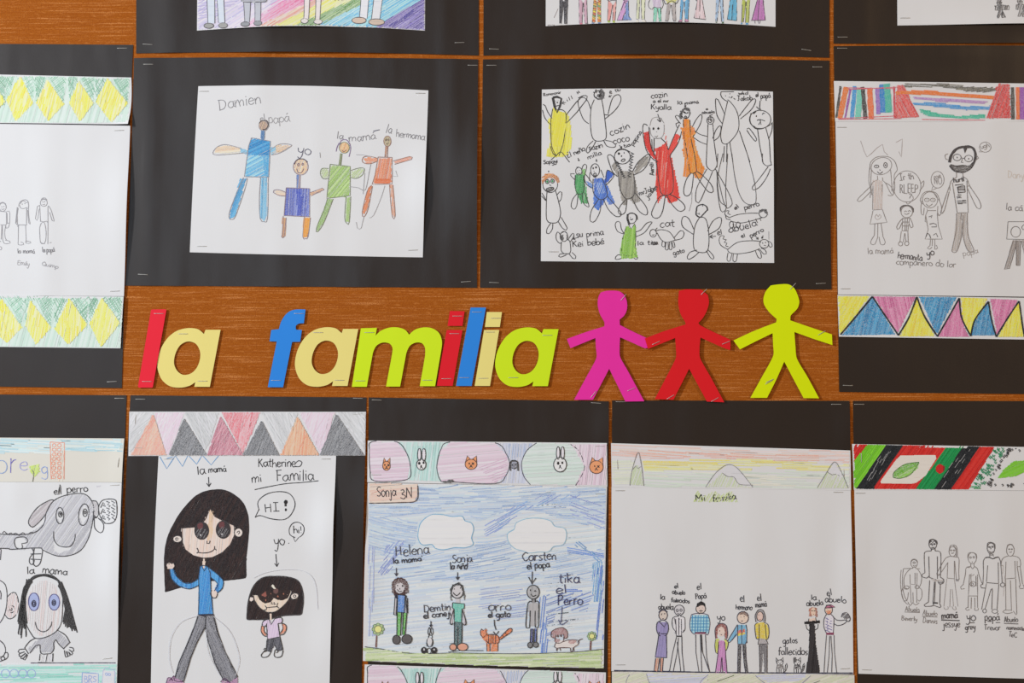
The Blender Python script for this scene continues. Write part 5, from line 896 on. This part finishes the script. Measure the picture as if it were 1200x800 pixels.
d.q(425,552,405,545,408,515,440,498,470,495,492,515,492,548,478,552,472,530).q(430,530,425,570,445,580,470,570,474,540).e(440,540,4,5).e(458,538,4,5).q(432,575,420,600,432,605,436,625,442,606,500,604,510,606,512,626,522,625,526,604,548,590,556,565,500,562,470,572).l(452,606,456,622).l(528,604,530,624).q(550,575,562,560,578,556).done()
d = D(J_w,'drawn_label',fJ,(60,40,40),1); d.hatch([(232,206,190),(228,196,180)],(50,346,277,346,276,405,262,430,200,434,50,436),4,1.3,1.7,5,.1,.35).hatch((210,150,130),(60,390,120,370,120,380,62,400),20,2,.8).q(277,346,280,405,262,430,200,434,130,436,50,437).pen((50,40,44),1.1).T('Sonja',88,408,180,402,26).T('3N',196,414,258,412,26).done()
d = D(J_w,'handwriting',fJ,(54,50,64),.95)
d.T('Helena',175,686,335,672,26,.07).pen((34,32,44),1.15).T("la mama'",162,722,305,708,16,.08).pen((54,50,64),.95).arrow(178,740,178,778,16).T('Sonja',440,716,535,712,22).pen((34,32,44),1.1).T('la niño',430,746,512,744,18).arrow(465,760,465,795,16).pen((54,50,70),1).T('Carsten',768,708,930,700,24).pen((34,32,44),1.1).T('el papa',790,746,898,736,18)
d.fr(*fj).pen((54,50,64),.95).T('Demtin',362,410,512,396,24,.07).pen((34,32,44),1.2).T('el coneji',360,446,512,426,18,.08).arrow(400,458,400,490,14).fr(*fk).pen((60,56,64),1).T('orro',58,405,185,396,30).pen((34,32,44),1.2).T('el gato',55,440,180,432,20).q(90,450,92,480,100,505).q(85,515,100,532,115,512).l(300,185,298,255).l(280,215,298,252,320,220).pen((44,44,90),1.1).T('tika',445,248,565,246,32).T('el',430,308,495,302,28).T('Perro',440,368,578,366,30).pen((70,76,120),1).l(464,380,458,465).q(444,450,462,478,495,455).done()
def jstrip(sheet, fr, full=True):
    d = D(sheet,'animal_pattern',fr,(60,54,66),.85)
    TE = [(190,224,218),(170,214,208),(204,228,224)]; PK = [(226,206,220),(220,196,212),(232,216,226)]; BLs = [(200,206,228),(214,216,230)]
    q1 = (52,190,62,150,180,150,225,200,243,260,230,325,75,332,55,280); q2 = (385,190,430,150,640,154,695,210,708,255,690,310,640,345,420,336,385,330,368,270); q3 = (790,190,835,155,1000,162,1045,210,1060,265,1045,310,1015,352,800,348,770,290,765,240)
    d.hatch(TE,(180,150,430,150,368,262,400,336,230,330,243,262),84,1.5,1.7,6,0,.4).hatch([(160,206,200)],(250,170,390,160,370,200,260,330),82,3,1.1,8,0,.5)
    d.hatch(BLs,(640,154,835,156,765,250,800,346,650,343,708,256),84,1.6,1.6,6,0,.4).hatch([(160,180,214)],(700,160,830,160,770,220,712,230),84,3,.9,8,0,.5)
    d.hatch(PK,q1,3,1.5,1.7,5,0,.35).hatch(PK,q2,5,1.5,1.7,5,0,.35).hatch([(206,170,196)],(560,270,700,220,700,300,640,340),20,3,1,8,0,.5).hatch([(214,228,222),(204,222,214)],q3,3,1.5,1.7,5,0,.35).hatch(PK,(1000,162,1160,160,1160,354,1018,352,1060,265),84,1.5,1.7,5,0,.35)
    d.pen((60,54,66),.9).o(*q1).o(*q2).q(835,155,790,190,765,250,775,310,806,350).q(995,162,1035,195,1060,265,1045,310,1018,354)
    for cx, cy, rx, ry in ((132,262,18,22),(528,255,28,24),(1115,268,32,30)):
        d.fill((232,156,110),d.epts(cx,cy,rx,ry)).fill((232,156,110),(cx-rx+2,cy-6,cx-rx*.6,cy-ry-16,cx-rx*.1,cy-ry+4)).fill((232,156,110),(cx+rx*.2,cy-ry+4,cx+rx*.9,cy-ry-16,cx+rx-2,cy-4)).pen((80,50,40),.9).e(cx,cy,rx,ry).l(cx-rx+1,cy-8,cx-rx*.6,cy-ry-16,cx-rx*.1,cy-ry+2).l(cx+rx*.2,cy-ry+2,cx+rx*.9,cy-ry-16,cx+rx-1,cy-4).pen(K,1).dot(cx-8,cy-4,4).l(cx+4,cy-8,cx+14,cy+2).l(cx+14,cy-8,cx+4,cy+2).dot(cx,cy+6,4).q(cx-8,cy+14,cx,cy+10,cx+8,cy+14)
    for cx, cy, r in ((295,256,22),(945,256,30)):
        d.fill((228,228,230),d.epts(cx,cy,r,r*1.15)).fill((224,220,226),d.epts(cx-9,cy-r-26,8,28,10)).fill((224,220,226),d.epts(cx+12,cy-r-26,8,28,10)).pen(K,1).e(cx,cy,r,r*1.15).e(cx-9,cy-r-24,8,30).e(cx+12,cy-r-24,8,30).dot(cx-9,cy-6,7).dot(cx+11,cy-8,6).dot(cx,cy+8,5).q(cx-6,cy+18,cx,cy+12,cx+8,cy+18)
    d.pen(K,1.6).q(712,285,712,245,728,238,746,245,748,285).pen(K,1).dot(722,258,3).dot(738,257,3).q(718,270,730,276,742,268).hatch((90,86,92),(715,245,745,245,745,275,716,275),84,2,.7).hatch((34,30,34),(392,340,400,332,440,326,448,334,430,342),5,.8,1); d.done()
jstrip(J_t,(420,480,4)); jstrip(J_l,(418,742,4.02))

# ---- K: mi familia
d = D(K_t,'crayon_sunset',(710,480,4))
d.hatch([(240,206,196),(236,190,180),(232,214,214)],(27,160,1140,192,1140,250,700,225,27,228),-2,1.8,1.5,6,0,.5,frag=40,bend=1,drop=.1).hatch([(236,170,150)],(60,190,420,180,1000,215,1000,245,500,225,100,215),-3,3.2,1,8,0,.5,frag=40,bend=2,drop=.2).hatch([(246,226,150),(244,218,120),(240,232,180)],(170,240,700,232,1140,255,1140,285,600,285,180,285),-1,1.8,1.6,6,0,.45,frag=40,drop=.12).hatch([(214,222,200),(222,226,206)],(27,240,140,240,140,350,27,352),2,2,1.6,4,0,.5).hatch([(206,220,204),(214,224,212),(226,226,210)],(180,290,1140,288,1140,368,180,358),-2,2,1.5,5,0,.5,frag=40,bend=1,drop=.1)
d.fill(PAPER,(120,352,125,280,152,200,168,270,176,354)).hatch([(190,206,160)],(115,352,125,270,150,258,165,280,176,354),70,1.6,1.1,6,0,.5).fill(PAPER,(468,362,520,290,575,256,620,270,690,362)).hatch([(196,210,166)],(468,362,545,295,570,310,600,318,625,350,688,362),65,2,1.1,6,0,.5).fill(PAPER,(990,366,1070,244,1100,290,1130,368)).hatch([(196,210,166)],(990,366,1035,290,1080,300,1115,320,1132,368),65,1.8,1.1,6,0,.5)
d.pen((120,118,116),.8,.3).q(112,354,122,285,150,200,165,250,178,356).q(467,362,510,300,560,260,600,262,640,300,688,362).q(545,295,570,312,600,315,625,348,688,352).q(990,365,1030,300,1070,244,1100,285,1135,366).l(125,280,140,262,150,275,165,265).l(1035,290,1060,305,1080,300,1095,310).done()
d = D(K_w,'handwriting',(710,480,4),(30,30,40),1.2)
d.hatch([(196,214,130),(206,222,150)],(405,432,430,375,455,410,510,378,540,400,590,380,620,432),60,2.2,1.2,8,0,.5).T('Mi',420,432,468,428,18).T('familia',500,430,612,420,18,.05)
fq = (750,680,6.667); fr_ = (870,680,6.664)
d.fr(*fq).pen((36,34,44),1).T('la',156,146,195,146,24).T('abuela',140,222,260,226,26).T('el',268,60,300,56,20).T('abuelo',250,104,352,110,20).T('falecidos',240,168,388,176,20).T('el',442,72,482,70,28).T('Papá',432,142,520,136,24).T('yo',600,310,668,308,32).T('el',778,162,818,162,30).T('hermano',748,226,875,228,24)
d.fr(*fr_).T('el',115,158,152,154,30).T('mamá',100,210,190,204,28).T('la',535,152,580,150,26).T('abuela',500,200,632,190,24).T('el',658,118,702,110,28).T('abuelo',642,168,808,172,28).T('gatos',315,492,430,486,28).T('fallecidos',278,580,512,578,32)
d.pen((20,24,60),1.5).fr(710,480,4).l(26,1221,500,1230,900,1233,1158,1233).pen((60,60,110),.8).l(26,360,300,365,600,370,1140,376).done()
def kp(fr): return D(K_w,'drawn_person',fr,(40,36,52),.85)
d = kp(fq); d.hatch([(160,150,196),(146,136,186)],(140,322,210,322,220,370,208,420,210,600,118,600,150,430,130,400,132,345),84,.9,1.15,8,0,.2).fill((214,200,190),d.epts(180,270,32,38)).hatch([(222,160,130)],(125,606,150,606,135,706,112,704),80,.9,1.1).hatch([(222,160,130)],(158,606,180,606,172,706,158,706),85,.9,1.1)
d.pen((40,36,60),1.1).e(180,270,34,40).q(145,250,160,230,190,228,214,245).dot(168,262,5).dot(193,258,5).l(172,298,186,298).q(165,312,135,325,128,380,145,425,160,430).q(195,315,215,330,222,380,205,425,190,430).l(150,400,118,598,208,602,206,430).l(160,414,206,414).l(150,320,190,362,205,330).l(122,606,110,704).l(152,606,138,708).l(160,606,156,706).l(182,606,174,704).done()
d = kp(fq); d.fill((208,206,210),d.epts(306,230,38,38)).fill((222,220,224),(262,284,348,286,350,370,322,432,284,432,256,370)).pen((50,46,56),.95).e(306,230,40,40).e(290,232,9,10).e(320,230,9,10).q(292,254,306,262,320,254).l(296,268,300,282).l(318,268,318,282).q(296,276,258,288,250,330,258,370,280,400).q(320,276,348,290,352,340,350,385,330,404).l(278,300,284,430).l(322,300,324,430).l(270,292,276,340).q(280,400,272,405,280,414).q(330,404,340,398,340,385).l(303,290,303,426).pen(K,1.5).l(282,434,328,434).pen((50,46,56),.95).l(284,440,255,560,230,704,225,700).l(300,445,290,560,258,712).l(290,480,308,620,318,712).l(326,440,328,560,345,712)
for k in range(4): d.dot(308,300+k*30,3)
d.done()
d = kp(fq); d.hatch([(150,206,226),(170,216,232)],(405,268,530,268,545,300,540,400,528,418,512,400,432,402,420,418,392,390,395,300),90,.9,1.1,8,0,.2).pen((50,130,180),.9)
for x in range(410,540,22): d.l(x,270,x-4,405)
for y in range(290,400,24): d.l(396,y,540,y)
d.pen((70,50,80),.9).q(400,268,388,330,395,390,425,420,432,404).q(532,268,546,330,535,410,520,424,510,404).q(400,266,440,256,500,258,532,268).l(430,404,515,402).pen((130,60,90),2).l(432,410,508,410).fill((222,204,196),d.epts(474,220,36,34)).fill((34,30,34),(438,205,445,178,478,160,510,180,512,210,498,190,470,195,452,205)).pen(K,.9).e(474,220,38,36).dot(462,215,3).dot(486,214,3).l(462,238,474,232,490,238).dot(474,246,5).l(460,252,462,262).pen((60,56,66),.9).l(434,420,436,560,460,718).l(470,420,482,718).l(480,420,488,560,545,718).l(510,420,520,600,545,720).pen(K,1.2).l(478,420,480,510,488,560).done()
d = kp(fq); d.hatch([(150,60,46),(130,50,40)],(590,455,588,380,605,345,640,332,675,355,682,420,676,455,660,445,656,380,630,358,608,380,604,450),80,.9,1.2).fill((232,206,196),d.epts(634,398,30,38)).hatch([(206,214,70)],(590,460,612,455,616,500,606,566,592,560,586,510),80,.9,1.1).hatch([(206,214,70)],(660,455,680,462,684,500,670,545,660,500),80,.9,1.1).hatch([(190,110,180),(200,126,190)],(614,470,660,470,668,560,680,724,645,724,638,640,628,724,590,722,610,560),84,.9,1.15)
d.pen((60,36,60),.9).dot(622,392,3).dot(646,388,3).l(630,422,640,422).q(590,460,584,510,592,562,604,570,616,500).q(660,455,688,475,684,520,670,548).l(612,480,608,580,588,720).l(662,480,668,580,680,722).l(636,600,628,722).l(640,600,645,722).q(590,455,586,380,610,342,642,334,675,352,684,420,676,455).done()
d = kp(fq); d.hatch([(110,170,206),(126,184,214)],(760,342,830,345,836,470,826,484,820,496,762,492,764,420,700,480,688,466,730,400),70,.9,1.15,8,0,.2).hatch((222,90,50),(760,390,818,380,818,402,760,412),0,.8,1).hatch((236,206,60),(760,414,818,404,818,420,760,430),0,.8,1).fill((228,206,190),d.epts(802,288,42,44)).hatch((110,70,50),(762,270,780,245,820,238,846,262,838,280,810,258,780,264),40,.9,1.1).hatch((40,36,38),(765,500,782,500,785,600,780,724,765,724,762,640,770,620),84,.8,1.1).hatch((40,36,38),(802,500,822,500,828,620,842,722,825,726,810,640),84,.8,1.1)
d.pen((50,40,60),.9).e(802,288,44,48).dot(786,284,4).dot(812,280,4).l(790,316,802,312).q(760,342,725,400,685,470,692,484,712,470,755,415).l(762,348,762,494,822,498,832,470,834,380,826,342).l(793,350,793,494).dot(792,352,5).q(832,470,836,484,822,486).l(765,500,762,724).l(786,500,780,724).l(802,500,812,640,825,726).l(824,500,828,610,842,722).done()
d = kp(fr_); d.hatch([(150,146,152)],(104,315,102,260,125,228,150,224,172,260,175,318,160,322,155,262,130,250,118,320),80,.9,1.1).fill((226,200,190),d.epts(136,278,24,36)).hatch([(232,206,40),(222,196,40)],(102,345,125,328,160,325,190,345,205,380,200,440,192,456,150,450,112,452,104,400),84,.9,1.2).hatch((170,164,166),(128,452,180,455,196,492,122,494),20,1,1.1).hatch([(90,86,90),(110,106,110)],(130,500,192,500,192,722,172,722,160,560,150,722,134,722),84,.9,1.1)
d.pen((60,50,50),.9).e(136,278,26,38).dot(126,270,3).dot(148,268,3).pen((170,50,50),1).dot(138,304,5).pen((60,50,50),.9).q(104,322,98,270,125,226,160,232,176,280,176,322).q(120,328,96,345,102,430,112,456,126,452).q(165,325,200,345,206,420,196,455,184,460).l(130,340,130,450).l(176,340,186,450).l(128,452,120,496,200,494,182,456).l(130,500,136,724).l(192,500,192,724).done()
for x, dk in ((292,0),(428,1)):
    d = D(K_w,'drawn_cat',fr_,(40,36,40),.9); c = (60,56,58) if dk else (120,114,112)
    d.e(x,640,26,22).l(x-28,635,x-30,600,x-14,622).l(x+8,618,x+24,598,x+26,634).q(x-22,662,x-26,700,x-22,722).q(x+22,662,x+30,700,x+26,722).l(x-6,690,x-6,722).l(x+8,690,x+8,722).hatch(c,(x-20,655,x+20,655,x+22,690,x-20,690),30,1.5,1).q(x+28,715,x+48,700,x+58,660,x+54,645,x+44,660,x+40,700).dot(x-9,636,4).dot(x+9,636,4).dot(x,650,5)
    if dk: d.hatch((46,42,44),(x-28,600,x-10,600,x-6,630,x-26,636),60,1,1.1).hatch((46,42,44),(x+28,715,x+50,700,x+56,660,x+44,665),60,1,1.1)
    d.done()
d = kp(fr_); d.hatch([(150,80,56),(170,96,66)],(520,275,522,220,550,202,582,220,585,280,570,285,566,230,535,230,538,282),80,.9,1.1).fill((230,200,180),d.epts(552,242,20,34)).fill((230,204,190),(515,300,572,290,572,314,515,316)).fill((36,32,34),(480,320,605,310,606,332,482,340)).hatch([(36,32,34),(50,46,48)],(522,335,562,335,572,500,606,724,495,724,518,560),84,.75,1.15,8,0,.05).pen(K,.9).l(536,235,548,235).l(556,235,568,234).dot(554,264,3).l(518,296,514,320).l(570,286,574,316).q(495,342,502,375,520,388).q(590,338,586,370,566,385).done()
d = kp(fr_); d.fill((226,206,190),d.epts(672,228,28,34)).fill((190,110,140),(646,212,655,192,690,186,724,206,690,214)).hatch((226,130,70),(655,238,690,232,685,262,665,262),40,1,1.1).fill((224,220,230),(645,285,690,264,712,290,710,408,655,405,638,340))
d.pen((90,86,150),.8)
for k in range(5): d.l(648,290+k*24,700,320+k*22)
for k in range(3): d.l(700-k*20,285,665,330+k*30)
d.pen((60,50,60),.9).e(672,228,30,36).l(646,214,722,206,690,188,655,192,646,214).dot(662,222,3).q(655,262,636,300,635,360,650,400,656,408).q(690,262,712,290,712,350,708,410).q(705,275,730,305,770,310,800,306,812,318,780,342,740,350,714,335).e(824,300,16,18).hatch((90,86,90),(770,280,790,250,825,262,835,290,800,300),45,1.3,1.1).q(770,285,780,255,810,248,830,270,840,300,820,320).pen((130,40,80),2.6).l(652,414,712,414).pen((80,76,80),.85).l(655,425,645,560,636,714).l(680,430,676,580,662,715).l(690,430,700,580,696,715).l(714,425,718,560,735,716).done()
d = D(K_l,'crayon_scenery',(710,480,4))
d.hatch([(214,218,190),(206,212,180),(222,222,204)],(28,1232,1160,1244,1160,1420,28,1410),20,2,1.6,5,0,.5,frag=30,drop=.1).hatch([(196,200,222),(206,208,228)],(190,1236,480,1240,440,1290,210,1290),4,1.8,1.7,5,0,.4).hatch([(196,200,222)],(700,1242,950,1242,900,1270,740,1270),4,1.8,1.7,5,0,.4).pen((140,140,160),.8).q(190,1236,200,1270,220,1300).q(480,1240,450,1265,430,1300).q(700,1244,730,1270,760,1290).q(960,1244,920,1280,900,1300).q(110,1240,95,1270,100,1300).done()

# ---- L: red/green/black strip, pencil family of six
fL = (990,480,5.714)
d = D(L_t,'stripe_pattern',fL,(20,22,22),1)
RD=[(204,40,34),(214,52,44),(192,34,30)]; GR=[(120,200,40),(132,210,56),(108,188,34)]; DGn=[(10,140,70),(20,150,80),(8,126,62)]; BK=[(22,26,30),(30,34,40)]
for c, q in ((RD,(46,230,150,232,60,345,50,345)),(GR,(150,232,280,235,75,520,60,524,52,350)),(BK,(280,235,392,238,190,530,75,528)),(RD,(392,238,685,238,475,530,190,530)),(DGn,(685,238,795,242,600,532,475,530)),(BK,(795,242,905,246,712,532,600,532)),(RD,(905,246,1000,248,822,532,712,532))): d.hatch(c,q,55,.85,1.35,6,0,.04)
d.hatch((150,150,150),(200,330,330,260,250,420,130,520),60,3.2,.6,10,0,.2,frag=8,drop=.5).hatch((150,150,150),(700,360,850,260,760,420,640,520),55,3.2,.6,10,0,.2,frag=8,drop=.5)
d.fill((222,216,208),(340,335,372,304,606,302,612,325,540,440,480,485,440,495,240,490,236,478),g=0).hatch([(110,180,40),(90,160,40),(140,200,60)],(322,450,330,415,400,365,495,350,490,385,440,430,370,458),28,1,1.2).pen((60,110,30),.9).q(322,450,330,415,400,365,495,350).q(322,452,370,458,440,430,495,352).pen((190,34,34),1).fill((196,34,32),d.epts(635,395,30,30)).fill((140,40,36),(655,372,668,380,668,400,655,418))
d.pen((20,140,90),1.1)
for k in range(60):
    t = d.r.random(); u = d.r.uniform(-38,38); x = 1045-165*t+u; y = 255+265*t; d.l(x-8,y-8,x+4,y+8,x+8,y-6)
d.pen((50,48,48),1)
for k in range(90):
    t = d.r.random(); e_ = k % 3
    x, y = ((1100-145*t, 262+250*t) if e_ == 0 else (1100+500*t, 262+d.r.uniform(-6,14)) if e_ == 1 else (950+500*t, 512+d.r.uniform(-14,6)))
    x += d.r.uniform(-10,10); d.q(x-7,y-4,x,y-8,x+6,y,x-2,y+6)
d.hatch([(120,196,40),(130,204,60)],(1022,455,1060,400,1130,345,1250,335,1230,400,1150,440,1080,450),25,.9,1.3,6,0,.1).hatch(DGn,(830,525,850,510,905,515,905,528),0,1.2,1); d.done()
fL = (1040,620,5.7125)
def lp(fn, pen=(126,118,114), w=.78, nm='drawn_person'): d = D(L_w,nm,fL,pen,w); fn(d); d.done()
SHD = [(186,178,174)]
def l1(d): d.e(176,228,22,26).e(176,222,8,6).q(155,215,165,200,190,200,200,220).q(168,238,176,246,188,238).l(168,252,166,262).l(186,252,188,262).l(105,262,165,260).l(188,262,215,262).l(104,262,102,285).q(150,264,125,290,108,330,112,385,130,395).q(200,264,225,310,222,360,205,395).l(148,300,150,365,195,370,196,290).l(182,290,182,365).e(125,388,18,12).e(195,385,14,12).q(90,270,85,340,92,420,110,480,135,500).q(102,280,98,360,110,440,130,480).l(150,370,156,490).l(168,420,170,490).l(192,372,194,490).q(205,390,225,400,228,450,210,480,200,470).q(100,390,92,430,108,475,130,470,138,420).q(135,485,150,510,165,490,185,505,210,490)
def l2(d): d.pen((70,64,64),1).e(302,100,26,32).q(276,95,280,72,302,66,328,78,330,100).q(280,90,290,78,300,88,312,76,324,92).e(292,98,6,4).e(312,98,6,4).l(300,104,298,112).q(292,120,302,124,312,118).l(290,128,292,144).l(316,126,318,144).pen((90,84,84),.9).q(290,144,250,150,244,190,248,290).q(318,144,350,150,356,200,352,320).l(274,180,278,320).l(332,180,332,330).l(276,320,335,340).q(248,290,230,300,228,315,260,325,276,310).q(352,320,375,335,370,360,345,365,335,345).hatch(SHD+[(80,74,74)],(280,322,370,340,366,360,300,345),5,1.4,1).l(280,340,272,485).l(312,350,302,485).l(318,350,312,485).l(352,360,348,490).q(272,485,242,505,250,514,302,510,304,490).q(308,488,305,505,350,522,356,515,345,492).pen((50,46,46),1.6).l(300,490,335,492)
def l3(d): d.e(434,148,24,34).q(412,140,420,108,455,108,466,140,466,182).q(440,110,458,130,458,180).e(424,140,6,4).e(444,140,6,4).q(424,158,434,160,444,156).l(424,180,470,186).q(420,180,390,190,360,235,332,285,328,300,345,302,400,225).q(468,184,478,200,476,280,478,335).l(402,220,398,325,446,330,446,210).l(448,210,460,335).q(328,290,332,310,352,300).hatch((110,104,104),(455,335,478,335,475,352,458,350),0,1.4,1).pen((150,144,142),.7).l(395,330,375,515).l(446,332,470,515).l(420,400,415,520).l(432,400,440,515).q(375,520,385,535,405,530,402,515).q(430,515,440,535,458,535,452,515)
def l4(d): d.e(566,192,28,38).q(536,190,540,160,566,155,592,165,596,195).e(554,188,6,6).e(576,186,6,6).dot(566,220,4).l(556,230,556,248).l(578,228,578,246).q(556,248,568,264,580,248).q(550,248,525,258,520,300,505,370).q(580,248,600,262,612,310,635,370).q(505,370,488,385,492,400,515,395).l(548,300,540,445,602,445,600,300).q(528,250,545,256,552,248).hatch((150,144,142),(556,298,580,296,578,312,558,314),30,1.6,.9).e(570,365,20,18).e(566,366,8,8).l(540,445,538,525).l(560,455,558,530).l(582,455,584,520).l(600,445,602,525).q(538,520,520,530,530,542,548,535).q(584,522,582,540,605,540,606,526).l(556,300,560,380).l(590,310,592,380)
def l5(d): d.pen((84,78,78),.95).e(690,126,25,36).q(666,125,668,92,690,86,715,98,716,130).hatch((110,104,102),(672,138,690,150,708,138,704,170,690,178,678,168),30,1.3,1).e(680,118,6,4).e(700,116,6,4).l(690,122,688,132).l(682,165,682,180).l(704,165,706,180).pen((60,54,54),1.3).q(655,188,680,186,700,196,720,188,740,184).pen((100,94,92),.85).q(655,188,640,210,640,290,636,370).q(740,184,752,210,760,290,765,360).l(668,240,660,350).l(738,220,740,360).l(660,355,740,362).q(636,365,622,372,628,390,655,392).e(768,370,16,14).l(660,360,628,535).l(690,400,650,535).l(700,400,695,535).l(742,365,730,540).l(700,392,688,408).e(648,545,13,14).e(716,547,20,14)
def l6(d): d.e(820,140,26,40).q(796,130,802,104,830,100,846,130).e(812,132,5,3).e(830,132,5,3).q(812,150,820,154,830,148).q(806,178,780,185,762,205,758,240,770,240).q(834,176,870,185,886,205,888,245,866,248).l(866,210,866,248).l(790,215,786,330,855,325,850,210).l(866,250,888,380).l(886,248,902,365).q(880,375,885,395,914,392,905,368).l(788,330,790,540).l(856,330,864,565).l(820,340,828,545).q(828,540,780,540,768,552,800,562,835,555).q(840,545,860,572,865,560).hatch(SHD,(770,240,786,240,786,500,778,500),86,2.6,.8)
for f_ in (l1,l2,l3,l4,l5,l6): lp(f_)
lp(lambda d: (d.T('Abuela',115,545,212,555,20), d.l(112,552,214,556), d.T('Beverly',92,605,195,615,18), d.T('Abuelo',232,572,330,582,20), d.l(230,580,332,586), d.T('Dennis',235,622,332,630,20), d.pen((64,58,58),1.3).T('mamá',360,596,470,592,28).l(358,605,482,610), d.pen((90,84,84),1).T('jessye',368,656,488,652,26), d.pen((80,74,74),1.1).T('yo',524,606,592,606,36), d.l(548,624,582,624).T('grey',518,672,588,668,24), d.T('papá',648,608,750,606,28), d.l(668,614,694,614).l(722,622,752,622), d.pen((96,90,90),.9).T('Trevor',645,674,755,672,20), d.T('Abuelo',778,620,872,618,20), d.l(778,628,874,632).T('nammaste',795,668,916,676,16).T('TeC',808,716,865,722,20)), nm='handwriting')
for o in scene.objects:
    if '_org' in o: del o['_org']
